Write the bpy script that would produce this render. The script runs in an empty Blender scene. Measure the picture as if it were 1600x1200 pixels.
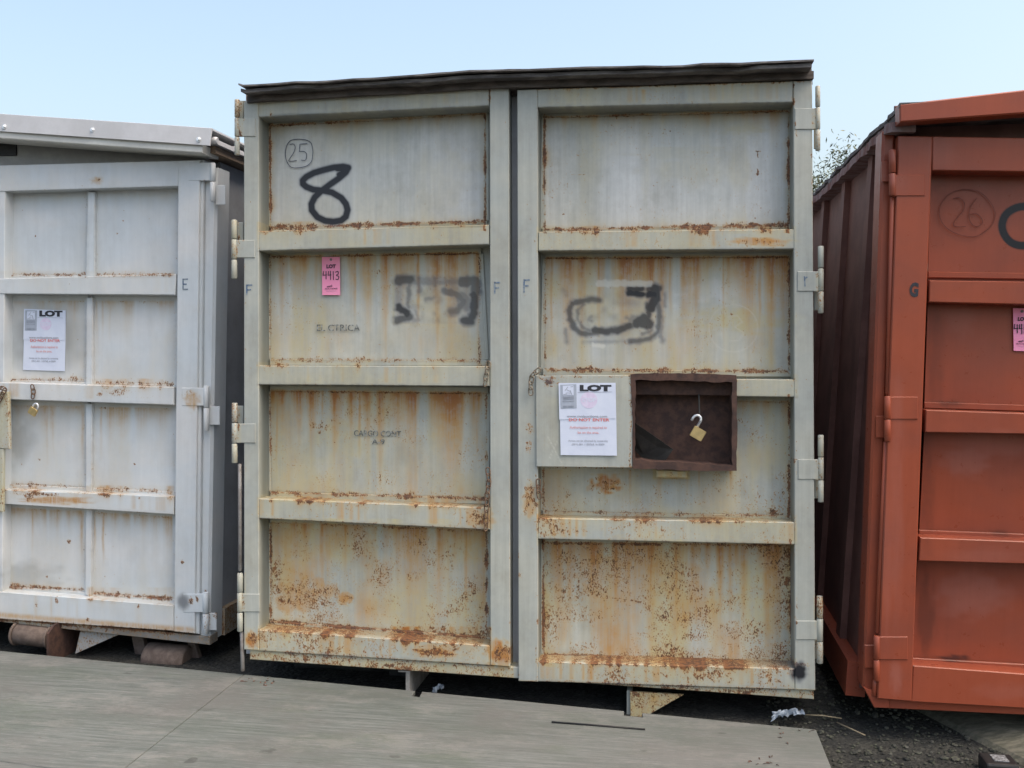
import bpy, math, random
import numpy as np
from mathutils import Matrix, Vector
random.seed(7); RNG = np.random.default_rng(11)
D = bpy.data; SC = bpy.context.scene; COL = SC.collection
rad = math.radians

# ------------------------------------------------------------------ camera
YAW, PITCH, F = rad(9.0816), rad(-2.5194), 1500.0
def rot(yaw, pit, rol):
    cy, sy = math.cos(yaw), math.sin(yaw); cp, sp = math.cos(pit), math.sin(pit); cr, sr = math.cos(rol), math.sin(rol)
    Rz = np.array([[cy, -sy, 0], [sy, cy, 0], [0, 0, 1]]); Rx = np.array([[1, 0, 0], [0, cp, -sp], [0, sp, cp]])
    Ry = np.array([[cr, 0, sr], [0, 1, 0], [-sr, 0, cr]])
    return Rz @ Rx @ Ry
CR = rot(YAW, PITCH, 0); CL = np.array([0, 0, 1.45])
cam = D.cameras.new('camera'); camo = D.objects.new('camera', cam); COL.objects.link(camo)
cam.sensor_width = 36; cam.lens = 36 * F / 1600; cam.clip_end = 500; cam.clip_start = .05
camo.location = CL; camo.rotation_euler = (rad(90) + PITCH, 0, YAW)
SC.camera = camo

# ------------------------------------------------------------------ sky, sun, exposure
SUN_EL, SUN_AZ = rad(63), rad(112)          # veiled sun off to the right; azimuth from +Y towards +X
w = D.worlds.new("World"); SC.world = w; w.use_nodes = True
nt = w.node_tree; bg = nt.nodes['Background']; sky = nt.nodes.new('ShaderNodeTexSky')
sky.sky_type = 'NISHITA'; sky.sun_disc = False; sky.sun_elevation = SUN_EL; sky.sun_rotation = SUN_AZ
sky.air_density = 1.3; sky.dust_density = 5.6; sky.ozone_density = 0.1; sky.altitude = 0
nt.links.new(sky.outputs[0], bg.inputs[0]); bg.inputs[1].default_value = 0.11
sl = D.lights.new('sun', 'SUN'); sl.energy = 0.5; sl.angle = rad(60); sl.color = (1, .93, .82)
so = D.objects.new('sun', sl); COL.objects.link(so)
sd = Vector((math.sin(SUN_AZ) * math.cos(SUN_EL), math.cos(SUN_AZ) * math.cos(SUN_EL), math.sin(SUN_EL)))
so.rotation_euler = sd.to_track_quat('Z', 'Y').to_euler()
SC.view_settings.view_transform = 'Standard'; SC.view_settings.look = 'None'
SC.view_settings.exposure = 1.5; SC.view_settings.gamma = 1
SC.cycles.max_bounces = 8; SC.cycles.diffuse_bounces = 4

# ------------------------------------------------------------------ face frames: image pixels cast through the camera -> metres on each container's face
class Frame:
    def __init__(s, loc, ypr):
        s.o = np.array(loc, float); s.R = rot(*[rad(a) for a in ypr])
        s.M = Matrix.Translation(Vector(loc)) @ Matrix(s.R.tolist()).to_4x4()
        s.c = s.R.T @ (CL - s.o)
    def P(s, u, v, y=0.):
        u, v = np.broadcast_arrays(np.asarray(u, float), np.asarray(v, float))
        d = np.stack([(u - 800) / F, np.ones_like(u), -(v - 600) / F], -1) @ (s.R.T @ CR).T
        t = (y - s.c[1]) / d[..., 1]
        return s.c + d * t[..., None]
    def p(s, u, v, y=0.): return s.P(u, v, y)
MF = Frame((-1.7954, 3.872, .1046), (.38, -2.36, -.39))
LF = Frame((-3.196, 4.18, .10), (-1.0, -.5, .8))
RF = Frame((.8227, 3.79, .10), (0, -.3, 2.9))
GF = None

# ------------------------------------------------------------------ stain map in image pixels (rust, run-off, fading, paint, painted shade) sampled onto vertices
UH, UW, UO = 1210, 1700, 60
CH = {k: np.zeros((UH, UW), np.float32) for k in ('streak', 'rust', 'yellow', 'spray_shade', 'grey', 'chalk')}
def win(u0, v0, u1, v1):
    a, b, c, d = [int(round(q)) for q in (v0, v1, u0 + UO, u1 + UO)]
    a = max(a, 0); b = min(b, UH); c = max(c, 0); d = min(d, UW)
    sl_ = (slice(a, b), slice(c, d)); vv, uu = np.mgrid[a:b, c:d]
    return sl_, uu - UO + .5, vv + .5
def noise1(x, step, seed, amp=1.):
    r = np.random.default_rng(seed).random(4000)
    return np.interp(x / step + 100, np.arange(4000), r) * amp
def noise2(u, v, su, sv, seed):
    r = np.random.default_rng(seed).random((200, 200)); x = (u / su) % 198; y = (v / sv) % 198
    i = x.astype(int); j = y.astype(int); fx = x - i; fy = y - j; fx = fx * fx * (3 - 2 * fx); fy = fy * fy * (3 - 2 * fy)
    return (r[j, i] * (1 - fx) + r[j, i + 1] * fx) * (1 - fy) + (r[j + 1, i] * (1 - fx) + r[j + 1, i + 1] * fx) * fy
def put(ch, sl_, val, mode='max'):
    A = CH[ch][sl_]
    if mode == 'max': np.maximum(A, val, out=A)
    elif mode == 'add': A += val.astype(np.float32)
    else: A *= val.astype(np.float32)
def line(ch, pts, wd, st, soft=1.0, rag=0., seed=1):
    pts = np.array(pts, float); m = wd + soft + 3 + rag * 4
    sl_, u, v = win(pts[:, 0].min() - m, pts[:, 1].min() - m, pts[:, 0].max() + m, pts[:, 1].max() + m)
    dm = np.full(u.shape, 1e9)
    for (a, b) in zip(pts[:-1], pts[1:]):
        d = b - a; L = max((d ** 2).sum(), 1e-9); t = np.clip(((u - a[0]) * d[0] + (v - a[1]) * d[1]) / L, 0, 1)
        dm = np.minimum(dm, np.hypot(u - a[0] - t * d[0], v - a[1] - t * d[1]))
    h = wd / 2 + (noise2(u + 900, v + 900, 5, 5, seed) - .5) * rag * 2
    put(ch, sl_, st * np.clip((h + soft / 2 - dm) / max(soft, .1), 0, 1))
def drip(u0, v0, L, wd, st, ch='streak', seed=0):
    sl_, u, v = win(u0 - wd * 2, v0 - 1, u0 + wd * 2, v0 + L)
    c = u0 + (noise1(v, 30, seed + 5) - .5) * 2
    t = np.clip((v - v0) / L, 0, 1)
    put(ch, sl_, st * np.exp(-((u - c) / (wd * .5)) ** 2) * (1 - t) ** .7)
def blob(ch, u0, v0, ru, rv, st, seed=0, rag=.6):
    sl_, u, v = win(u0 - ru * 1.6, v0 - rv * 1.6, u0 + ru * 1.6, v0 + rv * 1.6)
    d = np.hypot((u - u0) / ru, (v - v0) / rv) + (noise2(u + 700, v + 700, max(ru / 4, 2), max(rv / 4, 2), seed) - .5) * rag
    put(ch, sl_, st * np.clip((1.1 - d) * 1.6, 0, 1))
def panel_stains(q, top=.8, bot=.7, side=.4, speck=.2, runs=.6, yel=.4, seed=1, nseg=4, runlen=55, cloud=.0):
    (a, b), (c, d), (e, f), (g, h) = q        # TL TR BR BL
    sl_, u, v = win(min(a, g) - 4, min(b, d) - 6, max(c, e) + 4, max(f, h) + 6)
    s = np.clip((u - a) / (c - a), 0, 1); vt = b + (d - b) * s; vb = h + (f - h) * s; T = v - vt; B = vb - v; H = vb - vt
    ins = np.clip((u - a + 2) / 3, 0, 1) * np.clip((c + 2 - u) / 3, 0, 1)
    seg = np.ones_like(s); r = np.random.default_rng(seed)
    for k in range(1, nseg):
        x = k / nseg + r.uniform(-.04, .04); seg *= 1 - np.exp(-((s - x) / .018) ** 2)
    n1 = noise1(u, 9, seed); n2 = noise1(u, 4, seed + 1); n3 = noise1(u, 40, seed + 2); nn = noise2(u + 500, v, 6, 5, seed)
    # weld line at the top
    put('rust', sl_, ins * seg * top * np.exp(-(np.abs(T) / (1.2 + 2.2 * n2)) ** 2) * (.55 + .6 * n3))
    L = runlen * (.25 + 1.2 * n1 * n3 * 1.6)
    put('streak', sl_, ins * seg * runs * np.where(T > 0, np.exp(-T / np.maximum(L, 3)), np.exp(T / 3)) * (.35 + .9 * n1))
    put('streak', sl_, ins * cloud * np.clip(noise2(u + 40, v + 9, 38, 60, seed + 21) * 1.5 + noise2(u, v, 9, 30, seed + 22) * .5 - .75, 0, 1) * np.clip(T / 8, 0, 1))
    edge = np.minimum(np.minimum(T, B), np.minimum(u - a, c - u))
    put('rust', sl_, .55 * min(1, side * 2) * np.exp(-(np.abs(edge + 1) / (1.5 + 2 * n2)) ** 2) * (.4 + .7 * nn))
    put('spray_shade', sl_, .22 * np.exp(-(np.abs(edge + 3) / (2.6 + 2 * n2)) ** 2) * (.2 + .8 * nn))  # dark rim: corner dirt plus recess shadow painted into the edges
    # ledge at the bottom
    hb = 2.5 + 7 * noise1(u, 22, seed + 3) * noise1(u, 7, seed + 4) * 1.5
    put('rust', sl_, ins * bot * np.clip(1.2 - np.abs(B + 1) / hb, 0, 1) * (.35 + .75 * seg) * (.6 + .7 * nn))
    put('streak', sl_, ins * bot * .6 * np.exp(-np.abs(B) / 9) * (.5 + .5 * n2))
    # sides
    for S_, k in ((u - a, 6), (c - u, 7)):
        nv = noise1(v, 14, seed + k)
        put('rust', sl_, min(1., side * 1.7) * np.exp(-((S_ + 1) / (1.0 + 3.2 * nv)) ** 2) * (.45 + .8 * nv))
        put('streak', sl_, side * .9 * np.exp(-(S_ / (2 + 7 * nv)) ** 2) * nv)
    # specks over the field
    cl = noise2(u + 300, v + 300, 45, 35, seed + 9) * .7 + noise2(u, v, 16, 14, seed + 10) * .5
    put('rust', sl_, ins * np.clip(cl * speck * 1.25 - .05, 0, 1) * np.clip(T, 0, 1) * np.clip(B, 0, 1))
    ys = noise1(u, 14, seed + 11) * .6 + noise2(u + 100, v, 60, 45, seed + 12) * .75
    put('yellow', sl_, ins * np.clip((ys - .6) * 2.6, 0, 1) * yel * .8)
def rail_stains(q, top=.5, bot=.15, field=.12, yel=.5, seed=1, grime_shade=.5):
    (a, b), (c, d), (e, f), (g, h) = q
    sl_, u, v = win(a - 2, min(b, d) - 5, c + 2, max(f, h) + 2)
    s = np.clip((u - a) / (c - a), 0, 1); T = v - (b + (d - b) * s); B = (h + (f - h) * s) - v
    n = noise1(u, 26, seed) * noise1(u, 7, seed + 1) * 1.8; m = noise2(u, v, 5, 7, seed + 2)
    put('rust', sl_, top * np.clip(1.05 - np.abs(T) / (1.8 + 7.5 * n), 0, 1) * (.45 + .6 * m) * (.35 + .8 * n))
    put('rust', sl_, bot * np.clip(1 - np.abs(B) / (2 + 3 * n), 0, 1) * (.4 + m))
    put('rust', sl_, field * np.clip(noise2(u, v + 50, 40, 20, seed + 3) * .8 + m * .5 - .1, 0, 1))
    put('yellow', sl_, yel * np.clip(noise2(u, v, 60, 30, seed + 4) * 1.3 - .2, 0, 1))
    put('streak', sl_, top * .6 * n * np.exp(-np.maximum(T, 0) / 12))
    put('streak', sl_, .55 * top * np.clip(noise1(u, 5, seed + 8) * noise1(u, 30, seed + 9) * 3 - .9, 0, 1) * (T > 0) * np.clip(B / 6, 0, 1))
    put('spray_shade', sl_, grime_shade * np.exp(-(np.abs(B) / (1.0 + 1.6 * n)) ** 2) * (.3 + .7 * m))  # dark lower edge: mould plus underside shade painted in
def sample(uv):
    u = np.clip(uv[:, 0] + UO - .5, 0, UW - 1.01); v = np.clip(uv[:, 1] - .5, 0, UH - 1.01)
    i = u.astype(int); j = v.astype(int); fx = (u - i); fy = (v - j); out = []
    for k in ('streak', 'rust', 'yellow', 'spray_shade', 'grey', 'chalk'):
        A = CH[k]; out.append((A[j, i] * (1 - fx) + A[j, i + 1] * fx) * (1 - fy) + (A[j + 1, i] * (1 - fx) + A[j + 1, i + 1] * fx) * fy)
    return np.stack(out, 1)

# ------------------------------------------------------------------ mesh builder
class MB:
    def __init__(s): s.v = []; s.f = []; s.a = []; s.n = 0; s.sm = []
    def add(s, verts, faces, uv=None, smooth=False):
        verts = np.asarray(verts, float).reshape(-1, 3)
        s.v.append(verts); s.a.append(np.zeros((len(verts), 6)) if uv is None else sample(np.asarray(uv, float)))
        o = s.n; s.f += [tuple(i + o for i in f) for f in faces]; s.sm += [smooth] * len(faces); s.n += len(verts)
    def build(s, name, mat, parent=None, attr=True):
        me = D.meshes.new(name); V = np.concatenate(s.v); me.from_pydata(V.tolist(), [], s.f); me.update()
        me.polygons.foreach_set('use_smooth', s.sm)
        if attr:
            A = np.concatenate(s.a)
            for nm, c in (('wear_a', A[:, :3]), ('wear_b', A[:, 3:])):
                at = me.attributes.new(nm, 'FLOAT_VECTOR', 'POINT'); at.data.foreach_set('vector', c.astype(np.float32).ravel())
        o = D.objects.new(name, me); COL.objects.link(o); me.materials.append(mat)
        if parent: o.parent = parent
        return o
def grid_faces(nx, ny, off=0, flip=False):
    F_ = []
    for j in range(ny - 1):
        for i in range(nx - 1):
            k = off + j * nx + i; q = (k, k + nx, k + nx + 1, k + 1)
            F_.append(q[::-1] if flip else q)
    return F_
def bil(q, nx, ny):
    q = np.array(q, float); s = np.linspace(0, 1, nx)[None, :, None]; t = np.linspace(0, 1, ny)[:, None, None]
    return ((q[0] * (1 - s) + q[1] * s) * (1 - t) + (q[3] * (1 - s) + q[2] * s) * t)
def slab(mb, fr, q, y0, y1, res=.008, ch=.003, warp=None, dirt_shade=0.):
    """flat or boxy steel member: front face from the four image-pixel corners TL TR BR BL, going back from y0 to y1"""
    q = [tuple(map(float, p)) for p in q]
    A = [fr.p(*p, y0) for p in q]
    nx = max(2, int(max(np.linalg.norm(A[1] - A[0]), np.linalg.norm(A[2] - A[3])) / res) + 1)
    ny = max(2, int(max(np.linalg.norm(A[3] - A[0]), np.linalg.norm(A[2] - A[1])) / res) + 1)
    G = bil(q, nx, ny); X = fr.P(G[..., 0], G[..., 1], y0)
    cen = X.reshape(-1, 3).mean(0)
    def loop(Z): return np.concatenate([Z[0, :], Z[1:, -1], Z[-1, -2::-1], Z[-2:0:-1, 0]])
    base = X.copy(); Lfull = loop(base).copy(); Luv = loop(G)
    # inset the front for the chamfer
    ex = (X[:, -1:] - X[:, :1]); ex /= np.linalg.norm(ex, axis=-1, keepdims=True); ez = (X[:1] - X[-1:]); ez /= np.linalg.norm(ez, axis=-1, keepdims=True)
    s = np.linspace(1, -1, nx)[None, :, None]; t = np.linspace(-1, 1, ny)[:, None, None]
    Xi = X + ex * s * ch + ez * t * ch
    if warp is not None: Xi[..., 1] += warp(Xi[..., 0], Xi[..., 2]); Lfull[:, 1] += warp(Lfull[:, 0], Lfull[:, 2])
    V = [Xi.reshape(-1, 3)]; U = [G.reshape(-1, 2)]
    n0 = nx * ny; idx = np.arange(n0).reshape(ny, nx); li = list(loop(idx)); m = len(li)
    Fc = grid_faces(nx, ny)
    rings = [y0 + ch] + ([y0 + (y1 - y0) * .35, y0 + (y1 - y0) * .7] if y1 - y0 > .03 else []) + [y1]
    prev = li; off = n0
    for yy in rings:
        r = Lfull.copy(); r[:, 1] = (r[:, 1] + (yy - y0)); V.append(r); U.append(Luv); cur = list(range(off, off + m)); off += m
        for k in range(m):
            Fc.append((prev[k], prev[(k + 1) % m], cur[(k + 1) % m], cur[k]))
        prev = cur
    Fc.append(tuple(prev))
    mb.add(np.concatenate(V), Fc, np.concatenate(U))
    K = 31; ker = np.ones(K) / K; at = mb.a[-1]
    for b0 in range(n0 + m, len(at) - m + 1, m):          # ledges and returns: run the stain along, not across
        for c_ in range(6):
            x = at[b0:b0 + m, c_]
            if m > K and x.max() > 0: at[b0:b0 + m, c_] = .4 * x + .6 * np.convolve(np.concatenate([x[-(K // 2):], x, x[:K // 2]]), ker, 'valid')
    if dirt_shade: mb.a[-1][n0 + m:, 4] = np.maximum(mb.a[-1][n0 + m:, 4], dirt_shade)  # sides and ledges darkened: dirt plus recess and underside shade painted in
def boxl(mb, x0, x1, y0, y1, z0, z1, uv=None, skew=None):
    v = [(x, y, z) for x in (x0, x1) for y in (y0, y1) for z in (z0, z1)]
    f = [(0, 1, 3, 2), (4, 6, 7, 5), (0, 4, 5, 1), (2, 3, 7, 6), (0, 2, 6, 4), (1, 5, 7, 3)]
    mb.add(v, f, None if uv is None else [uv] * 8)
def cylz(mb, c0, c1, r, n=18, cap=.003, uv=None, smooth=True):
    c0 = np.array(c0, float); c1 = np.array(c1, float); d = c1 - c0; L = np.linalg.norm(d); d /= L
    a = np.cross(d, [0, 1, 0] if abs(d[1]) < .9 else [1, 0, 0]); a /= np.linalg.norm(a); b = np.cross(d, a)
    V = []; th = np.linspace(0, 2 * math.pi, n, endpoint=False)
    for t, rr in ((0, r - cap), (cap, r), (L - cap, r), (L, r - cap)):
        V += [c0 + d * t + (a * math.cos(q) + b * math.sin(q)) * rr for q in th]
    Fc = []
    for k in range(3):
        for i in range(n): Fc.append((k * n + i, (k + 1) * n + i, (k + 1) * n + (i + 1) % n, k * n + (i + 1) % n))
    mb.add(V, Fc, None if uv is None else [uv] * len(V), smooth=smooth)
    mb.add(V[:n], [tuple(range(n))], None); mb.add(V[3 * n:], [tuple(range(n))[::-1]], None)
def tube(mb, pts, r, n=8, closed=False, rf=None):
    pts = np.array(pts, float); m = len(pts); V = []; up = np.array([0.13, .9, .21])
    for i in range(m):
        t = (pts[(i + 1) % m] - pts[i - 1]) if closed else (pts[min(i + 1, m - 1)] - pts[max(i - 1, 0)])
        t /= np.linalg.norm(t) + 1e-12; a = np.cross(t, up); a /= np.linalg.norm(a) + 1e-12; b = np.cross(t, a)
        rr = r if rf is None else rf(i / (m - 1))
        V += [pts[i] + (a * math.cos(q) + b * math.sin(q)) * rr for q in np.linspace(0, 2 * math.pi, n, endpoint=False)]
    Fc = []
    for i in range(m if closed else m - 1):
        for k in range(n): Fc.append((i * n + k, i * n + (k + 1) % n, ((i + 1) % m) * n + (k + 1) % n, ((i + 1) % m) * n + k))
    if not closed: Fc += [tuple(range(n))[::-1], tuple(range((m - 1) * n, m * n))]
    mb.add(V, Fc, None, smooth=True)
def ribbon(mb, fr, pts, wd, y):
    """thin painted or inked stroke lying on a face"""
    P = fr.P(np.array([p[0] for p in pts]), np.array([p[1] for p in pts]), y)
    for a, b in zip(P[:-1], P[1:]):
        d = (b - a)[[0, 2]]; L = np.hypot(*d); d /= L; n = np.array([-d[1], d[0]]) * wd / 2; e = d * wd * .3
        cs = [(a[0] - e[0] + n[0], a[2] - e[1] + n[1]), (b[0] + e[0] + n[0], b[2] + e[1] + n[1]), (b[0] + e[0] - n[0], b[2] + e[1] - n[1]), (a[0] - e[0] - n[0], a[2] - e[1] - n[1])]
        mb.add([(x, y, z) for x, z in cs] + [(x, y + .0006, z) for x, z in cs], [(0, 1, 2, 3), (4, 7, 6, 5), (0, 4, 5, 1), (1, 5, 6, 2), (2, 6, 7, 3), (3, 7, 4, 0)])

# ------------------------------------------------------------------ materials
def nodes(name):
    m = D.materials.new(name); m.use_nodes = True; t = m.node_tree; b = t.nodes['Principled BSDF']
    def N(typ, **k):
        n = t.nodes.new(typ)
        for a, v in k.items(): setattr(n, a, v)
        return n
    def L(a, b_): t.links.new(a, b_)
    return m, t, b, N, L
class G:
    """small node-graph helper"""
    def __init__(s, name): s.m, s.t, s.b, s.N, s.L = nodes(name)
    def _in(s, sock, v):
        if v is None: return
        if hasattr(v, 'is_linked') or hasattr(v, 'links'): s.L(v, sock)
        else: sock.default_value = (*v, 1) if isinstance(v, (tuple, list)) and len(v) == 3 and sock.type == 'RGBA' else v
    def coord(s): return s.N('ShaderNodeTexCoord').outputs['Object']
    def map(s, v, sc=(1, 1, 1), loc=(0, 0, 0)):
        n = s.N('ShaderNodeMapping'); s.L(v, n.inputs[0]); n.inputs['Scale'].default_value = sc; n.inputs['Location'].default_value = loc; return n.outputs[0]
    def noise(s, v, scale, detail=3, rough=.55, dist=0):
        n = s.N('ShaderNodeTexNoise'); s.L(v, n.inputs['Vector']); n.inputs['Scale'].default_value = scale
        n.inputs['Detail'].default_value = detail; n.inputs['Roughness'].default_value = rough; n.inputs['Distortion'].default_value = dist; return n.outputs[0]
    def math(s, op, a, b=None, c=None, clamp=False):
        n = s.N('ShaderNodeMath', operation=op, use_clamp=clamp)
        for k, v in enumerate((a, b, c)): s._in(n.inputs[k], v)
        return n.outputs[0]
    def ramp(s, v, lo, hi, a=0., b=1.):
        n = s.N('ShaderNodeMapRange'); n.interpolation_type = 'SMOOTHSTEP'; s.L(v, n.inputs[0])
        for k, q in ((1, lo), (2, hi), (3, a), (4, b)): n.inputs[k].default_value = q
        return n.outputs[0]
    def mix(s, f, a, b, mode='MIX'):
        n = s.N('ShaderNodeMix', data_type='RGBA', blend_type=mode); n.clamp_factor = True
        s._in(n.inputs[0], f); s._in(n.inputs[6], a); s._in(n.inputs[7], b); return n.outputs[2]
    def attr(s, nm):
        n = s.N('ShaderNodeAttribute'); n.attribute_name = nm; q = s.N('ShaderNodeSeparateXYZ'); s.L(n.outputs['Vector'], q.inputs[0]); return q.outputs
    def bump(s, h, st, dist=.002):
        n = s.N('ShaderNodeBump'); n.inputs['Strength'].default_value = st; n.inputs['Distance'].default_value = dist; s.L(h, n.inputs['Height']); s.L(n.outputs[0], s.b.inputs['Normal'])
    def out(s, col=None, rough=None, metal=None, spec=None):
        s._in(s.b.inputs['Base Color'], col); s._in(s.b.inputs['Roughness'], rough); s._in(s.b.inputs['Metallic'], metal); s._in(s.b.inputs['Specular IOR Level'], spec); return s.m

def paint(name, base, alt, cream=(.44, .385, .20), grey=(.55, .565, .56), rough=.5, chips=.745, rustd=(.060, .026, .018), rusto=(.20, .078, .030), soft=(.43, .25, .075), deep=(.33, .125, .034), vs=.12, seed=0., bumpst=.25, slo=(.085, .10, .135), spec=.42, grimef=.30):
    g = G(name); c = g.map(g.coord(), loc=(seed, seed * .7, seed * 1.3)); a = g.attr('wear_a'); b = g.attr('wear_b')
    cl = g.ramp(g.noise(g.map(c, (2.2, 2.2, 3.4)), 1, 4, .6), .35, .68)
    col = g.mix(cl, base, alt)
    vst = g.noise(g.map(c, (42, 42, 1.6)), 1, 3, .6)                       # rain-washed vertical streaking
    vst2 = g.noise(g.map(c, (130, 130, 5)), 1, 2, .6)
    mot = g.noise(c, 26, 5, .7)
    col = g.mix(b[1], col, grey)
    val = g.math('ADD', g.math('MULTIPLY', g.math('SUBTRACT', vst, .5), vs * 1.6), g.math('ADD', g.math('MULTIPLY', g.math('SUBTRACT', mot, .5), vs * 1.3), g.math('MULTIPLY', g.math('SUBTRACT', vst2, .5), vs * .7)))
    col = g.mix(1, col, g.mixv(val), 'MULTIPLY') if hasattr(g, 'mixv') else g.mix(1, col, _grey(g, val), 'MULTIPLY')
    gm = g.math('MULTIPLY', g.ramp(g.noise(g.map(c, (5, 5, 3.2), (3, 1, 7)), 1, 6, .68), .42, .72), grimef)
    col = g.mix(gm, col, (.17, .15, .105))
    yf = g.math('MULTIPLY', a[2], g.ramp(g.math('ADD', g.math('MULTIPLY', vst, .6), g.math('MULTIPLY', mot, .5)), .35, .7, .35, 1), clamp=True)
    col = g.mix(yf, col, cream)
    sf = g.math('MULTIPLY', a[0], g.ramp(g.math('ADD', g.math('MULTIPLY', vst2, .5), g.math('MULTIPLY', mot, .6)), .38, .68, .6, 1.3), clamp=True)
    sc = g.mix(g.ramp(a[0], .5, 1.15), g.mix(g.ramp(a[0], .05, .5), cream, soft), deep)
    col = g.mix(g.math('MULTIPLY', sf, 1.0, clamp=True), col, sc)
    n1 = g.noise(g.map(c, (1, 1, .7)), 190, 3, .62); n2 = g.noise(g.map(c, (1, 1, .6)), 60, 4, .65)
    nn = g.math('ADD', g.math('MULTIPLY', n1, .62), g.math('MULTIPLY', n2, .40))
    lv = g.math('ADD', nn, g.math('MULTIPLY', a[1], .34))
    halo = g.ramp(lv, chips - .10, chips - .01); core = g.ramp(lv, chips - .035, chips + .025)
    col = g.mix(g.math('MULTIPLY', halo, .55), col, soft)
    rc = g.mix(g.ramp(g.noise(c, 60, 3, .6), .38, .62), rustd, rusto)
    col = g.mix(g.math('MULTIPLY', core, .92), col, rc)
    sp = g.math('MULTIPLY', b[0], g.ramp(g.math('ADD', mot, g.math('MULTIPLY', b[0], .5)), .45, .75, .55, 1), clamp=True)
    col = g.mix(sp, col, g.mix(g.ramp(b[0], .35, 1.0), slo, (.014, .015, .019)))
    col = g.mix(b[2], col, (.62, .62, .56))
    ro = g.math('ADD', rough, g.math('ADD', g.math('MULTIPLY', core, .35), g.math('MULTIPLY', g.math('SUBTRACT', mot, .5), .3)), clamp=True)
    h = g.math('ADD', g.math('MULTIPLY', mot, .25), g.math('ADD', g.math('MULTIPLY', core, .8), g.math('MULTIPLY', g.noise(c, 260, 2), .15)))
    g.bump(h, bumpst, .0015)
    return g.out(col, ro, spec=spec)
def _grey(g, val):
    n = g.N('ShaderNodeCombineXYZ'); v = g.math('ADD', val, 1.0)
    for k in range(3): g.L(v, n.inputs[k])
    return n.outputs[0]
def simple(name, c1, c2, scale=20, rough=.7, sc=(1, 1, 1), bump=.2, bd=.002, metal=0., spec=.4, detail=5, lo=.35, hi=.65, fine=0):
    g = G(name); c = g.map(g.coord(), sc); n = g.noise(c, scale, detail, .6); col = g.mix(g.ramp(n, lo, hi), c1, c2)
    if fine: col = g.mix(1, col, _grey(g, g.math('MULTIPLY', g.math('SUBTRACT', g.noise(c, scale * 9, 3, .7), .5), fine)), 'MULTIPLY')
    if bump: g.bump(g.noise(c, scale * 3, 4, .6), bump, bd)
    return g.out(col, rough, metal, spec)

M = {}
M['frame'] = paint('cream_grey_paint', grey=(.145, .165, .155), base=(.38, .39, .345), alt=(.33, .355, .335), rough=.45, vs=.22, seed=0)  # grey here: dirt and painted shade on the recessed returns
M['panel'] = paint('weathered_grey_paint', (.365, .39, .37), (.43, .445, .40), rough=.38, vs=.26, seed=3, chips=.74)
M['white'] = paint('pale_blue_white_paint', (.53, .575, .605), (.59, .60, .60), cream=(.47, .42, .31), grey=(.25, .26, .26), rough=.45, seed=6, grimef=.14, vs=.09, chips=.765, bumpst=.15)
M['sillrust'] = paint('rusty_sill_paint', (.30, .30, .29), (.20, .18, .16), chips=.62, seed=12)
M['orange'] = paint('red_oxide_paint', (.29, .068, .034), (.235, .062, .037), cream=(.36, .15, .10), grey=(.33, .13, .10), rough=.32, seed=9, vs=.10, chips=.98, rustd=(.05, .02, .015), rusto=(.08, .03, .02), soft=(.12, .045, .03), deep=(.10, .04, .03), bumpst=.35, slo=(.06, .026, .02), spec=.3, grimef=.0)
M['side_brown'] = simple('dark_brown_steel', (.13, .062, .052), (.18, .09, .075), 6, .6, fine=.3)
M['side_grey'] = simple('grey_side_steel', (.36, .375, .40), (.30, .31, .325), 5, .6, fine=.2)
M['rustbox'] = simple('brown_rusted_steel', (.045, .026, .022), (.085, .045, .033), 30, .8, bump=.5, fine=.5)
M['rustbare'] = simple('dusty_rusted_steel', (.10, .075, .062), (.155, .12, .10), 25, .85, bump=.5, fine=.4)
M['darksteel'] = simple('dark_dirty_steel', (.03, .03, .028), (.06, .058, .052), 12, .75, fine=.3)
M['roofpaper'] = simple('weathered_roofing_felt', (.07, .066, .066), (.17, .16, .155), 9, .9, sc=(1, 1, 6), bump=.8, bd=.006, fine=.6)
M['header'] = simple('dirty_header_timber', (.06, .052, .048), (.11, .095, .085), 12, .9, sc=(1, 1, 3), fine=.5)
M['galv'] = simple('galvanised_sheet', (.60, .60, .61), (.54, .54, .545), 6, .45, metal=.1, bump=.1, fine=.12)
M['creambeam'] = simple('cream_painted_beam', (.68, .67, .62), (.60, .59, .55), 8, .6, fine=.15)
M['gable'] = simple('grey_gable_sheet', (.36, .36, .34), (.28, .28, .27), 5, .7, fine=.2)
M['wood'] = simple('bare_weathered_timber', (.26, .19, .13), (.18, .13, .095), 9, .85, sc=(6, 1, 12), fine=.4)
M['black'] = simple('black_marker', (.02, .022, .03), (.03, .032, .04), 80, .6, bump=0)
M['ink'] = simple('blue_black_ink', (.06, .075, .115), (.10, .115, .15), 60, .6, bump=0)
M['inkred'] = simple('brown_pen_ink', (.13, .03, .018), (.16, .04, .022), 60, .6, bump=0)
M['stencil'] = simple('faded_stencil_paint', (.11, .12, .115), (.36, .38, .36), 55, .7, bump=0, lo=.46, hi=.62)
M['stencilblue'] = simple('worn_blue_stencil', (.09, .14, .22), (.24, .28, .30), 90, .7, bump=0, lo=.4, hi=.65)
M['paper'] = simple('white_paper', (.57, .62, .74), (.61, .66, .77), 14, .35, bump=.15, bd=.003, spec=.5)
M['papergrey'] = simple('grey_print', (.32, .36, .43), (.36, .40, .47), 60, .5, bump=0)
M['paperpink'] = simple('faint_pink_print', (.60, .52, .68), (.64, .60, .74), 60, .5, bump=0)
M['redink'] = simple('red_print', (.62, .13, .12), (.70, .22, .20), 300, .5, bump=0)
M['redpale'] = simple('pale_red_print', (.68, .30, .30), (.66, .40, .42), 300, .5, bump=0)
M['greyink'] = simple('grey_small_print', (.24, .26, .30), (.32, .34, .40), 300, .5, bump=0)
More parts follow.
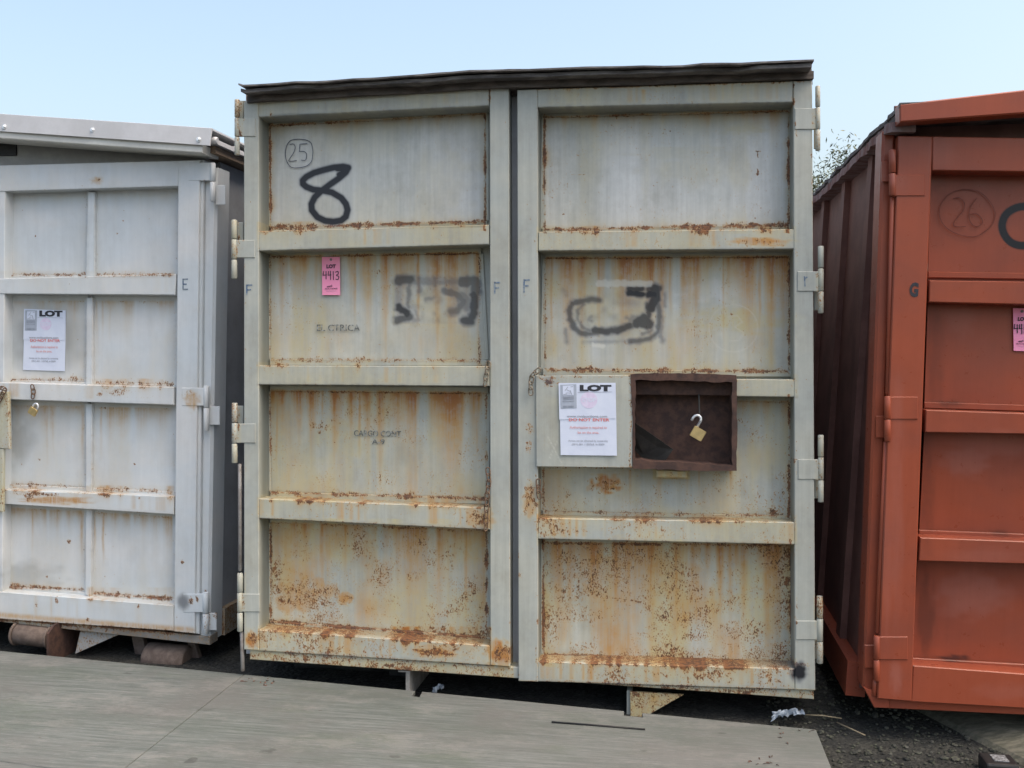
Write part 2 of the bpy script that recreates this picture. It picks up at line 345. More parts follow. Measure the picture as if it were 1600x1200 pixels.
M['tag'] = simple('pink_card', (.95, .32, .50), (.97, .35, .53), 25, .6, bump=.05)
M['brass'] = simple('brass', (.62, .47, .22), (.50, .38, .18), 40, .38, metal=.75, bump=.1)
M['chrome'] = simple('steel_shackle', (.82, .84, .86), (.7, .72, .74), 60, .3, metal=.6, bump=0)
M['chain'] = simple('dull_galvanised_chain', (.30, .27, .21), (.14, .10, .07), 120, .55, metal=.5, bump=.3)
M['chainrust'] = simple('rusty_chain', (.09, .05, .035), (.20, .13, .08), 120, .7, metal=.2, bump=.3)
M['rod'] = simple('grey_steel_rod', (.19, .17, .155), (.26, .25, .24), 30, .55, metal=.3, fine=.3)
M['plastic'] = simple('crumpled_film', (.36, .41, .46), (.22, .26, .31), 40, .3, bump=.4)
M['straw'] = simple('dry_stalk', (.30, .25, .16), (.22, .18, .12), 40, .8, bump=0)
M['blackplastic'] = simple('black_plastic', (.012, .012, .013), (.02, .02, .02), 30, .5)
M['woodblock'] = simple('mossy_timber_block', (.075, .075, .055), (.14, .13, .10), 7, .9, sc=(2, 8, 8), bump=.6, bd=.004, fine=.5)

def ply():
    g = G('weathered_plywood'); c = g.coord()
    gr = g.noise(g.map(c, (3, 70, 70)), 1, 6, .7); gr2 = g.noise(g.map(c, (9, 210, 210)), 1, 4, .7); big = g.noise(c, 2.3, 5, .62)
    col = g.mix(g.ramp(gr, .36, .64), (.088, .100, .092), (.155, .166, .155)); col = g.mix(g.ramp(big, .38, .7), col, (.12, .12, .112))
    col = g.mix(g.math('MULTIPLY', g.ramp(g.noise(g.map(c, (1, 2, 1), (4, 2, 0)), 1.7, 5, .65), .52, .72), .6), col, (.085, .105, .075))
    col = g.mix(g.math('MULTIPLY', g.ramp(gr2, .55, .72), .55), col, (.215, .22, .21))
    xg = g.N('ShaderNodeSeparateXYZ'); g.L(c, xg.inputs[0])
    col = g.mix(g.math('MULTIPLY', g.ramp(xg.outputs[0], -1.2, .5), .45), col, (.175, .17, .16))
    spots = g.noise(g.map(c, (14, 26, 1), (3, 1, 0)), 1, 3, .6)
    col = g.mix(g.math('MULTIPLY', g.ramp(spots, .70, .76), .75), col, (.075, .06, .055))
    sm = g.noise(g.map(c, (55, 110, 1)), 1, 3, .6); col = g.mix(g.math('MULTIPLY', g.ramp(sm, .73, .79), .6), col, (.09, .06, .05))
    kn = g.noise(g.map(c, (7, 9, 1), (9, 3, 0)), 1, 2, .5); col = g.mix(g.math('MULTIPLY', g.ramp(kn, .70, .745), .7), col, (.055, .058, .052))
    mo = g.noise(g.map(c, (1.2, 3.5, 1), (2, 7, 0)), 1, 6, .7); col = g.mix(g.math('MULTIPLY', g.ramp(mo, .45, .66), .55), col, (.085, .10, .085))
    m3 = g.noise(g.map(c, (2.5, 5, 1), (8, 2, 0)), 1, 6, .75); col = g.mix(g.math('MULTIPLY', g.ramp(m3, .5, .66), .5), col, (.205, .20, .185))
    sc = g.noise(g.map(c, (16, 420, 1), (5, 5, 0)), 1, 2, .6); col = g.mix(g.math('MULTIPLY', g.ramp(sc, .60, .70), .4), col, (.30, .31, .30))
    dk = g.noise(g.map(c, (11, 300, 1), (1, 8, 0)), 1, 3, .6); col = g.mix(g.math('MULTIPLY', g.ramp(dk, .56, .70), .35), col, (.06, .063, .06))
    gt = g.noise(c, 240, 2, .6); col = g.mix(g.math('MULTIPLY', g.ramp(gt, .62, .72), .4), col, (.05, .05, .045))
    g.bump(g.math('ADD', gr, g.math('MULTIPLY', gr2, .6)), .7, .0025)
    return g.out(col, .75, spec=.3)
M['ply'] = ply()
def gravel():
    g = G('damp_gravel'); c = g.coord(); v = g.N('ShaderNodeTexVoronoi'); g.L(c, v.inputs['Vector']); v.inputs['Scale'].default_value = 55
    n = g.noise(c, 9, 5, .6); col = g.mix(g.ramp(n, .35, .7), (.010, .011, .010), (.028, .028, .023)); sp = g.N('ShaderNodeSeparateXYZ'); g.L(v.outputs['Color'], sp.inputs[0])
    col = g.mix(g.math('MULTIPLY', g.ramp(sp.outputs[0], .6, 1.), .5), col, (.05, .05, .042))
    g.bump(g.math('SUBTRACT', 1., v.outputs['Distance']), .9, .012); return g.out(col, .9)
M['gravel'] = gravel()
def stonem():
    g = G('stones'); oi = g.N('ShaderNodeAttribute'); oi.attribute_name = 'tone'; q = g.N('ShaderNodeSeparateXYZ'); g.L(oi.outputs['Vector'], q.inputs[0])
    col = g.mix(q.outputs[0], (.014, .015, .013), (.085, .084, .073)); col = g.mix(g.ramp(g.noise(g.coord(), 70, 3), .4, .7), col, (.07, .075, .05)); return g.out(col, .9)
M['stone'] = stonem()

def tag(o, label=None, cat=None, group=None, kind=None):
    for k, v in (('label', label), ('category', cat), ('group', group), ('kind', kind)):
        if v: o[k] = v
    return o
def root(name, fr, label, cat, group=None, off=None):
    o = D.objects.new(name, None); COL.objects.link(o); o.empty_display_size = .1
    m = fr.M if fr is not None else Matrix.Identity(4)
    if off is not None: m = m @ Matrix.Translation(Vector(off))
    o.matrix_world = m
    return tag(o, label, cat, group)
def one(mb, name, mat, fr, label, cat, group=None, kind=None, attr=False):
    o = mb.build(name, mat, attr=attr); o.matrix_world = fr.M if fr is not None else Matrix.Identity(4); return tag(o, label, cat, group, kind)

def text(parent, fr, s, u, v, hpx, y, mat, wpx=None, ang=0., bold=0., name='lettering', align='LEFT', off=None):
    """lettering lying on a face: u, v is the baseline start (or centre); hpx the capital height"""
    cu = D.curves.new('t', 'FONT'); cu.body = s; cu.size = 1; cu.offset = bold; cu.extrude = .004; cu.align_x = 'CENTER' if align == 'CENTER' else 'LEFT'; cu.resolution_u = 3
    ob = D.objects.new('t', cu); COL.objects.link(ob); dg = bpy.context.evaluated_depsgraph_get(); me = D.meshes.new_from_object(ob.evaluated_get(dg)); D.objects.remove(ob); D.curves.remove(cu)
    n = len(me.vertices); V = np.zeros(n * 3); me.vertices.foreach_get('co', V); V = V.reshape(-1, 3)
    O = fr.p(u, v, y); px = np.linalg.norm(fr.p(u + 10, v, y) - O) / 10; sz = hpx * px / .70
    wd = V[:, 0].max() - V[:, 0].min(); sx = sz if wpx is None else wpx * px / wd
    if align == 'LEFT': V[:, 0] -= V[:, 0].min()
    x = V[:, 0] * sx; z = V[:, 1] * sz; ca, sa = math.cos(rad(ang)), math.sin(rad(ang))
    W = np.stack([O[0] + x * ca - z * sa, O[1] - V[:, 2] * .02, O[2] + x * sa + z * ca], 1)
    if off is not None: W -= np.array(off)
    me.vertices.foreach_set('co', W.ravel()); me.update(); me.name = name; me.materials.clear(); me.materials.append(mat)
    o = D.objects.new(name, me); COL.objects.link(o); o.parent = parent; return o
def lerpq(L0, L1): return L0

# ==================================================================== STAINS
PL = [[(423, 197), (757, 178), (757, 345), (424, 355)], [(423, 402), (748, 396), (757, 562), (423, 561)],
      [(423, 612), (759, 615), (757, 778), (424, 768)], [(424, 817), (759, 830), (762, 995), (424, 970)]]
PR = [[(852, 184), (1231, 174), (1231, 350), (850, 358)], [(853, 404), (1232, 402), (1232, 579), (850, 577)],
      [(850, 622), (1232, 629), (1235, 805), (850, 798)], [(850, 849), (1235, 853), (1235, 1035), (850, 1022)]]
PRM = [dict(top=.8, bot=.85, side=.6, speck=.15, runs=.45, yel=.25, runlen=16), dict(top=.8, bot=.55, side=.35, speck=.27, runs=.85, yel=.75, runlen=75, cloud=.35),
       dict(top=.75, bot=.75, side=.45, speck=.36, runs=1.0, yel=.7, runlen=60, cloud=.4), dict(top=.7, bot=.95, side=.55, speck=.50, runs=.85, yel=.95, runlen=80, cloud=.55)]
PRR = [dict(top=.8, bot=.85, side=.6, speck=.22, runs=.5, yel=.4, runlen=22), dict(top=.85, bot=.75, side=.45, speck=.30, runs=1.0, yel=.85, runlen=85, cloud=.35),
       dict(top=.6, bot=.6, side=.5, speck=.38, runs=.85, yel=.6, runlen=55, cloud=.35), dict(top=.95, bot=1., side=.75, speck=.56, runs=.95, yel=1., runlen=110, cloud=.7)]
for i in range(4):
    panel_stains(PL[i], seed=20 + i * 3, **PRM[i]); panel_stains(PR[i], seed=60 + i * 3, **PRR[i])
# named runs (left door, row 2, 3, 4)
for (u, v, L, wd, s) in [(448, 402, 70, 7, .5), (493, 402, 90, 8, .6), (554, 402, 120, 7, .85), (586, 400, 60, 6, .5), (653, 397, 150, 7, .9), (678, 397, 75, 6, .8), (697, 396, 120, 7, .8), (720, 396, 90, 7, .55), (745, 396, 110, 5, .8),
        (432, 612, 150, 4, .8), (562, 613, 120, 6, .9), (504, 612, 60, 5, .8), (745, 615, 130, 6, .8), (640, 613, 70, 9, .5), (580, 613, 35, 10, .5), (720, 615, 60, 20, .5),
        (503, 819, 120, 8, .95), (434, 818, 60, 6, .7), (562, 822, 50, 7, .7), (586, 824, 40, 5, .6), (662, 826, 120, 14, .75), (701, 828, 160, 6, .6), (728, 829, 170, 6, .85), (480, 820, 90, 20, .45),
        (862, 404, 170, 5, .85), (936, 404, 150, 8, .85), (1014, 404, 32, 6, 1.), (1047, 404, 120, 8, .7), (1131, 403, 160, 4, .8), (1187, 403, 150, 6, .85), (1160, 403, 60, 8, .8), (1216, 403, 90, 6, .8), (1080, 403, 50, 10, .5),
        (985, 735, 70, 5, .7), (1030, 735, 80, 12, .55), (1092, 735, 70, 4, .6), (1142, 735, 60, 7, .7), (1073, 740, 70, 10, .4),
        (895, 850, 75, 16, .8), (930, 850, 50, 10, .8), (973, 850, 110, 12, .8), (1007, 850, 60, 14, .8), (1057, 850, 185, 7, 1.), (1083, 850, 130, 12, .85), (1105, 850, 60, 12, .9), (1150, 852, 60, 18, .8), (1217, 852, 185, 8, 1.), (1190, 852, 60, 20, .8), (868, 850, 30, 10, .6)]:
    drip(u, v, L, wd, s, seed=int(u))
blob('streak', 475, 925, 50, 42, .6, 3, 1.2); blob('rust', 480, 930, 45, 30, .60, 4, 1.4); blob('streak', 540, 935, 16, 12, .75, 5); blob('rust', 540, 935, 15, 9, .55, 6)
blob('rust', 644, 900, 18, 10, .5, 7); blob('rust', 502, 665, 22, 12, .52, 8, 1.2); blob('yellow', 535, 690, 60, 40, .5, 9); blob('rust', 590, 425, 20, 8, .45, 10, 1.)
blob('streak', 948, 757, 28, 17, .95, 11, .9); blob('rust', 945, 757, 26, 14, .62, 12, 1.2); blob('rust', 950, 880, 90, 40, .52, 13, 1.); blob('rust', 1060, 900, 60, 60, .5, 14, 1.)
blob('rust', 1210, 801, 9, 6, .95, 15); blob('rust', 910, 960, 60, 20, .45, 16); blob('rust', 1165, 985, 60, 22, .5, 17); blob('streak', 960, 890, 90, 50, .5, 18, 1.)
blob('yellow', 1150, 500, 85, 26, .8, 19, .7); blob('grey', 1110, 455, 60, 22, .6, 20); blob('yellow', 1160, 200, 40, 12, .6, 21); blob('yellow', 1180, 940, 45, 60, .8, 22); blob('yellow', 640, 950, 60, 60, .6, 23)
line('rust', [(880, 890), (879, 932)], 1.2, .95, .8); line('rust', [(904, 895), (904, 932)], 1.2, .9, .8); line('rust', [(920, 934), (960, 934), (1003, 941)], 1.2, .95, .8); line('rust', [(1085, 965), (1098, 965)], 1, .9, .8)
line('rust', [(893, 273), (915, 273)], 1.2, .9, .8); line('rust', [(1184, 236), (1184, 245)], 2, .9, 1); line('rust', [(1180, 236), (1188, 236)], 1.6, .9, 1); line('rust', [(1184, 265), (1184, 273)], 3, .95, 1); line('rust', [(1180, 273), (1190, 272)], 1.6, .9, 1)
line('rust', [(1085, 250), (1102, 247)], 1, .6, .8); line('rust', [(460, 380), (460, 380.1)], 2, .8, 1)
for k in range(70):          # loose dots on upper panels
    u = random.uniform(860, 1225); v = random.uniform(195, 350) if k % 2 else random.uniform(410, 570); blob('rust', u, v, random.uniform(1, 2.2), random.uniform(1, 2.2), random.uniform(.5, .9), k, .2)
for k in range(50):
    u = random.uniform(430, 750); v = random.choice((random.uniform(410, 555), random.uniform(620, 760))); blob('rust', u, v, random.uniform(1, 2.), random.uniform(1, 2.), random.uniform(.5, .9), k, .2)
# upper rows lightened: greyer paint plus the brighter light up there painted in
for q, s in ((PL[0], .9), (PR[0], .8), (PL[1], .55), (PR[1], .45)):
    (a, b), (c, d), (e, f), (g_, h) = q; sl_, u, v = win(a, min(b, d), c, max(f, h)); put('grey', sl_, s * np.clip(noise2(u, v, 70, 200, int(a)) * .9 + .2, 0, 1))
for (u, v, ru, rv, s) in [(700, 270, 60, 60, .35), (660, 300, 20, 70, .3), (1050, 240, 90, 14, .4), (1060, 265, 60, 20, .4)]: blob('yellow', u, v, ru, rv, s * .7, int(u), .9)
# rails and stiles of the main doors
RL = [[(404, 154), (764, 132), (764, 165), (404, 183)], [(404, 361), (764, 351), (764, 382), (404, 392)], [(404, 571), (765, 572), (765, 603.5), (404, 601)],
      [(404.5, 779), (765.6, 793.5), (765.6, 828), (405, 810)], [(405, 984), (765.6, 1009), (766, 1040), (405, 1017)]]
RR = [[(840, 139), (1239, 126.5), (1239, 159.6), (840, 168)], [(841, 362), (1241.5, 358), (1241.5, 389), (841, 392)], [(841, 589), (1244, 593), (1243, 620.5), (841, 616)],
      [(841, 809.4), (1242, 816), (1242, 851), (840, 842)], [(840, 1033.6), (1242, 1045), (1242, 1078), (840, 1065)]]
tp = [.55, .7, .65, .95, 1.2]; tr = [.6, .75, .65, 1., 1.25]
for i in range(5):
    rail_stains(RL[i], top=tp[i], field=(.16, .2, .24, .42, .68)[i], yel=.4, seed=100 + i * 7, bot=(.1, .3, .3, .5, .5)[i])
    rail_stains(RR[i], top=tr[i], field=(.26, .32, .28, .52, .74)[i], yel=.5, seed=150 + i * 7, bot=(.1, .35, .3, .4, .5)[i])
blob('rust', 680, 1018, 40, 10, .85, 31, 1.); blob('streak', 680, 1018, 45, 14, .8, 32); blob('rust', 785, 1022, 22, 20, .72, 33, 1.); blob('streak', 780, 1022, 25, 24, .95, 34)
blob('streak', 394, 1001, 14, 17, .95, 35); blob('rust', 394, 1000, 14, 14, .75, 36, 1.); blob('streak', 1190, 378, 50, 10, .8, 37); blob('rust', 1190, 378, 50, 9, .5, 38, 1.)
blob('rust', 745, 810, 22, 14, .7, 39, 1.); blob('streak', 755, 812, 22, 18, .6, 40); blob('rust', 826, 700, 9, 14, .6, 41, 1.); blob('rust', 828, 670, 10, 12, .62, 42, 1.); blob('rust', 828, 780, 14, 26, .72, 43, 1.2); blob('streak', 828, 785, 14, 30, .6, 44)
blob('rust', 860, 815, 30, 12, .6, 45, 1.); blob('rust', 870, 830, 50, 12, .55, 46, 1.)
line('rust', [(765.5, 135), (765, 164)], 1.6, .9, 1.5, .6, 5); line('rust', [(841, 139), (841, 152)], 1.5, .9, 1.5, .6, 6); line('rust', [(1240, 130), (1240, 164)], 2, .9, 1.5, .8, 7)
for (u, v0, v1, s) in [(381.5, 150, 1000, .45), (811, 760, 1064, .55), (1243, 165, 1040, .6), (839.5, 600, 1040, .6), (796, 700, 1030, .4), (1271, 130, 400, .7)]:
    for k in range(int((v1 - v0) / 14)):
        if random.random() < .6: blob('rust', u + random.uniform(-2, 2), random.uniform(v0, v1), random.uniform(1, 2.6), random.uniform(2, 8), s * random.uniform(.7, 1.4), k, .6)
for k in range(150):
    u = random.choice((random.uniform(382, 403), random.uniform(768, 795), random.uniform(810, 838), random.uniform(1246, 1270))); blob('rust', u, random.uniform(150, 1060), random.uniform(.8, 1.8), random.uniform(.8, 2), .8, k, .2)
for u, v, a in [(458, 165, 14), (530, 150, 18), (640, 150, 22), (1005, 146, 8), (1160, 144, 14), (1230, 300, 8)]: drip(u, v - 6, 34, a, .5, 'yellow', u)
drip(1005, 140, 26, 7, .6); drip(1145, 132, 26, 5, .5)
line('rust', [(384, 155), (795, 131.5)], 1.6, .75, 1.2, .5, 8); line('rust', [(840, 139.5), (1269, 126.5)], 2, .85, 1.4, .8, 9)
blob('spray_shade', 1249, 1050, 15, 18, 1.1, 50, .25); blob('rust', 1225, 1040, 40, 8, .8, 51, .8)
for (u, v0, v1) in ((1278, 134, 236), (1282, 384, 490), (1282, 679, 785), (1281, 931, 1037), (371, 155, 243), (366, 343, 436), (367, 629, 724), (375, 895, 987)):
    for k in range(9): blob('rust', u + random.uniform(-6, 6), random.uniform(v0, v1), random.uniform(1, 4), random.uniform(3, 14), random.uniform(.6, .95), k, .8)
    sl_, uu_, vv_ = win(u - 9, v0, u + 9, v1); put('yellow', sl_, .4 * noise2(uu_, vv_, 6, 20, u)); put('rust', sl_, .42 * noise2(uu_, vv_, 5, 9, u + 1) + .1)
sl_, u, v = win(980, 1078, 1075, 1128); put('yellow', sl_, .9 + 0 * u); put('streak', sl_, .55 * noise2(u, v, 14, 9, 5)); put('rust', sl_, .35 + .3 * noise2(u, v, 7, 6, 6))
sl_, u, v = win(1020, 733, 1078, 749); put('yellow', sl_, 1. + 0 * u); put('streak', sl_, .5 * noise2(u, v, 9, 5, 5))
sl_, u, v = win(838, 586, 990, 733)
for c_ in ('rust', 'yellow', 'streak', 'spray_shade'): put(c_, sl_, .12 + 0 * u, 'mul')
put('rust', sl_, .62 * np.exp(-np.abs(v - 588) / 3.) * noise2(u, v, 5, 3, 2) * 1.4); put('rust', sl_, .6 * np.exp(-np.abs(v - 731) / 2.)); put('rust', sl_, .7 * np.exp(-np.abs(u - 986) / 3.) * noise2(u, v, 4, 6, 3) * 1.5)
blob('rust', 857, 595, 14, 9, .95, 61, 1.); blob('spray_shade', 857, 595, 12, 7, .4, 62)
# sill
sl_, u, v = win(385, 1010, 1280, 1100); below = np.where(u < 803, v > 1014 + .0649 * (u - 381), v > 1063.5 + .0315 * (u - 810))
put('rust', sl_, below * (.34 + .4 * noise2(u, v, 30, 8, 77) * noise2(u, v, 9, 5, 78) * 2)); put('yellow', sl_, below * (.7 * noise2(u, v, 60, 20, 79) + .15))
# sprayed figure eight
def S(ch, pts, wd, st, soft, ox, oy, k, **kw): line(ch, [(x / k + ox, y / k + oy) for x, y in pts], wd, st, soft, **kw)
e8 = [(930, 465), (870, 452), (760, 462), (640, 492), (530, 525), (440, 572), (398, 615), (400, 655), (440, 690), (520, 722), (640, 735), (740, 755), (850, 820), (905, 890), (925, 960), (905, 1040), (850, 1085), (760, 1100), (660, 1088), (570, 1045), (505, 965), (500, 890), (540, 810), (620, 735), (720, 660), (820, 590), (900, 520), (930, 465)]
S('spray_shade', e8, 11.0, 1.15, 4.5, 420, 200, 7.5); S('spray_shade', [(800, 480), (890, 475), (930, 470), (870, 520), (820, 545)], 9, 1.1, 4, 420, 200, 7.5)
S('spray_shade', e8, 15, .13, 8, 420, 200, 7.5)
# scrubbed-out painted patch, left door
k = 1600 / 300
for pts, wd, st in [([(760, 260), (860, 250)], 11, .75), ([(880, 275), (1280, 270)], 7, .5), ([(930, 240), (935, 350)], 6, .55), ([(1060, 240), (1065, 300)], 6, .55), ([(1290, 270), (1400, 265), (1405, 350)], 12, .7), ([(770, 280), (760, 380), (755, 440)], 9, .42), ([(850, 290), (840, 480)], 6, .6),
        ([(760, 480), (840, 540)], 9, .85), ([(750, 590), (860, 560)], 9, .75), ([(1390, 380), (1390, 520), (1360, 600), (1310, 590)], 10, .8), ([(1150, 345), (1240, 370), (1310, 430), (1250, 510), (1200, 520)], 9, .65), ([(1290, 400), (1340, 470)], 14, .55), ([(990, 420), (1060, 400)], 6, .5), ([(900, 510), (930, 590)], 4, .45), ([(960, 520), (960, 590)], 3, .35), ([(1050, 600), (1060, 530), (1100, 600)], 3, .35), ([(870, 580), (1150, 600)], 5, .2), ([(1240, 330), (1380, 330)], 16, .35)]:
    S('spray_shade', pts, wd * 1.6, st * 1.1, 7, 480, 390, k, rag=1.6, seed=int(pts[0][0]))
for pts, wd, st in [([(770, 262), (1080, 268), (1395, 280)], 15, .5), ([(775, 270), (765, 430), (770, 590)], 13, .38), ([(1395, 290), (1400, 450), (1370, 590)], 16, .48), ([(1150, 340), (1260, 400), (1320, 440)], 15, .45), ([(770, 500), (850, 550), (900, 590)], 13, .5), ([(1180, 520), (1290, 480), (1380, 420)], 14, .4)]:
    S('spray_shade', pts, wd, st, 11, 480, 390, k, rag=2.4, seed=int(pts[0][0]) + 3)
sl_, u, v = win(618, 436, 744, 508); put('spray_shade', sl_, .34 * np.clip(noise2(u, v, 14, 10, 5) * 1.5 - .2, 0, 1) * np.clip(np.minimum(np.minimum(u - 618, 744 - u), np.minimum(v - 436, 508 - v)) / 5, 0, 1)); put('grey', sl_, .5 + 0 * u)
blob('yellow', 682, 472, 55, 34, .5, 4); line('yellow', [(614, 440), (615, 505), (740, 510), (748, 430)], 5, .5, 4)
# scrubbed-out scrawl, right door
k = 1600 / 220
for pts, wd, st in [([(560, 360), (470, 345), (350, 370), (250, 390), (215, 470), (225, 570), (270, 670), (350, 735), (460, 740), (560, 715), (740, 690), (900, 650), (1060, 600)], 7.5, .72), ([(380, 400), (310, 470), (310, 570), (360, 660), (450, 710)], 5, .6), ([(470, 540), (430, 580), (470, 590)], 4, .5), ([(500, 700), (640, 710), (760, 700), (900, 650)], 9, .8),
        ([(980, 620), (1060, 560), (1120, 640), (1050, 620)], 12, .8), ([(1180, 230), (1200, 330), (1140, 440)], 13, .85), ([(1120, 230), (1240, 220)], 9, .8), ([(1100, 400), (1120, 540)], 7, .8), ([(1230, 400), (1240, 560), (1220, 720), (1130, 790), (1000, 820), (900, 830)], 7, .7), ([(900, 235), (1040, 235)], 8, .85), ([(900, 270), (1040, 290)], 9, .9), ([(1120, 290), (1180, 290)], 9, .9),
        ([(1300, 270), (1300, 420)], 4, .5), ([(1260, 560), (1250, 760), (1280, 820)], 6, .5), ([(380, 830), (900, 825)], 4, .38), ([(170, 690), (190, 830)], 5, .5), ([(150, 250), (180, 290)], 6, .3), ([(1050, 740), (1150, 700)], 5, .6), ([(860, 560), (1000, 600)], 4, .5), ([(340, 440), (400, 660)], 12, .25), ([(950, 590), (1100, 590)], 14, .5)]:
    S('spray_shade', pts, wd * 1.45, st * 1.1, 6, 860, 420, k, rag=1.4, seed=int(pts[0][0]))
sl_, u, v = win(888, 446, 1036, 536); put('spray_shade', sl_, .34 * np.clip(noise2(u, v, 16, 11, 6) * 1.6 - .45, 0, 1) * np.clip(1.1 - np.hypot((u - 962) / 74, (v - 492) / 45) ** 3, 0, 1))
S('chalk', [(550, 165), (1130, 165)], 10, .55, 1.5, 860, 420, k, rag=2.2, seed=3); S('chalk', [(500, 865), (600, 880)], 7, .6, 1.5, 860, 420, k, rag=2.5, seed=4)
sl_, u, v = win(880, 440, 1045, 540); put('chalk', sl_, np.clip(noise2(u, v, 1.6, 1.3, 8) * 2.2 - 1.1, 0, 1) + .25, 'mul') if False else None
blob('yellow', 930, 480, 45, 40, .55, 71); blob('yellow', 990, 500, 60, 30, .4, 72)
# faint ringed letter, right door
th = np.linspace(0, 2 * np.pi, 40); line('chalk', [(1146 + 38 * math.cos(t), 513 + 37 * math.sin(t)) for t in th], 1.2, .28, 1.2)
line('chalk', [(1137, 495), (1152, 493), (1160, 503), (1148, 511), (1162, 520), (1155, 532), (1140, 533)], 1.2, .28, 1.2)
line('chalk', [(855, 682), (877, 724)], .8, .55, .8); line('chalk', [(872, 686), (858, 716)], .8, .5, .8)
line('chalk', [(1250, 1165), (1251, 1166)], .1, .1)
# ---- pale container
LPn = [[(16, 308), (134, 306), (131, 428), (14, 428)], [(150, 306), (275, 303), (273, 428), (150, 428)], [(12, 472), (132, 471), (131, 592), (11, 592)], [(147, 471), (273, 471), (271, 600), (146, 596)],
       [(14, 634), (131, 636), (131, 760), (10, 755)], [(146, 637), (270, 639), (270, 767), (145, 762)], [(9, 795), (131, 799), (130, 920), (9, 914)], [(146, 801), (270, 808), (270, 935), (144, 926)]]
for i, q in enumerate(LPn):
    r = i // 2; panel_stains(q, top=(.35, .5, .5, .55)[r], bot=(.62, .6, .6, .75)[r], side=.2, speck=(.10, .09, .16, .24)[r], runs=(.2, .5, .55, .6)[r], yel=(.15, .35, .4, .35)[r], seed=300 + i * 5, nseg=2, runlen=25)
for (u, v, L, wd, s) in [(151, 472, 80, 5, .5), (160, 472, 60, 3, .6), (172, 472, 65, 3, .5), (74, 634, 110, 4, .6), (84, 634, 90, 3, .6), (130, 634, 120, 6, .6), (158, 637, 90, 4, .6), (220, 637, 60, 5, .5), (50, 797, 80, 4, .65), (128, 800, 85, 6, .8), (147, 801, 80, 5, .75), (161, 801, 90, 4, .9), (268, 806, 60, 5, .6), (210, 806, 20, 4, .5)]: drip(u, v, L, wd, s, seed=int(u + v))
blob('grey', 72, 530, 70, 62, .85, 2, .2); blob('grey', 40, 900, 60, 26, .5, 3); blob('grey', 30, 690, 30, 40, .4, 4)
LR_ = [[(-20, 259), (280, 251), (278, 291), (-20, 300)], [(-20, 436), (275, 428), (273, 461), (-20, 459)], [(-20, 597), (271, 605), (271, 633), (-20, 623)], [(-20, 764), (271, 776), (271, 804), (-20, 786)], [(-20, 923), (271, 946), (271, 986), (-20, 966)]]
for i, q in enumerate(LR_): rail_stains(q, top=(.2, .25, .68, .75, .6)[i], bot=(.05, .1, .35, .4, .7)[i], field=(.16, .12, .28, .22, .2)[i], yel=.25, seed=400 + i * 5, grime_shade=.2)
blob('streak', 90, 782, 70, 8, .75, 5); blob('rust', 45, 776, 12, 11, .8, 6); blob('rust', 65, 772, 50, 4, .8, 7); blob('rust', 185, 612, 22, 10, .62, 8); blob('rust', 156, 616, 7, 5, .8, 9); blob('streak', 300, 625, 16, 18, .6, 10); blob('rust', 296, 616, 16, 10, .55, 11, 1.)
blob('rust', 155, 282, 6, 4, .75, 12); blob('streak', 152, 282, 12, 8, .5, 13); blob('spray_shade', 286, 941, 11, 14, .42, 14, .2); blob('grey', 286, 941, 12, 15, .9, 15, .2); line('streak', [(-20, 960), (300, 985)], 9, .6, 6); line('rust', [(-20, 966), (305, 990)], 3, .7, 2, .6)
for (u, v, ru, rv) in [(108, 846, 4, 5), (74, 901, 2, 3), (56, 945, 3, 5), (88, 938, 4, 7), (217, 946, 3, 5), (137, 969, 5, 4), (62, 718, 3, 2), (183, 365, 2, 2), (192, 345, 2, 2), (171, 332, 2, 2), (55, 369, 2, 2), (210, 725, 2, 2), (218, 778, 3, 4), (285, 879, 4, 4), (324, 965, 5, 16), (298, 938, 6, 8), (322, 930, 5, 9), (308, 935, 4, 8)]: blob('rust', u, v, ru, rv, .95, int(u), .7)
for k in range(70): blob('rust', random.uniform(0, 345), random.uniform(260, 980), random.uniform(.8, 1.6), random.uniform(.8, 2.4), .85, k, .3)
line('rust', [(345, 950), (375, 925)], 7, .8, 3, 2); blob('rust', 341, 960, 10, 14, .6, 3, 1.)
# ---- red-oxide container
for (u, v, ru, rv, s) in [(1484, 632, 22, 7, .6), (1560, 832, 18, 4, .5), (1490, 1028, 32, 7, .75), (1462, 560, 14, 120, .28), (1450, 780, 14, 100, .3), (1446, 960, 18, 90, .42), (1470, 300, 16, 90, .2)]: blob('spray_shade', u, v, ru, rv, s, int(u), .6)
for (u, v, ru, rv, s) in [(q[0], q[1], q[2], q[3], q[4] * .5) for q in [(1500, 500, 25, 30, .45), (1510, 720, 40, 28, .75), (1560, 695, 80, 22, .6), (1520, 930, 60, 38, .85), (1470, 240, 25, 30, .4), (1400, 800, 14, 160, .5), (1400, 1060, 12, 30, .8), (1402, 640, 12, 60, .5), (1580, 1080, 70, 15, .45), (1385, 850, 10, 160, .5), (1540, 870, 80, 14, .4), (1395, 285, 30, 25, .35)]]: blob('grey', u, v, ru, rv, s, int(v), .5)
ring9 = [(1612, 322), (1590, 324), (1573, 334), (1566, 350), (1569, 366), (1580, 379), (1597, 384), (1615, 380)]

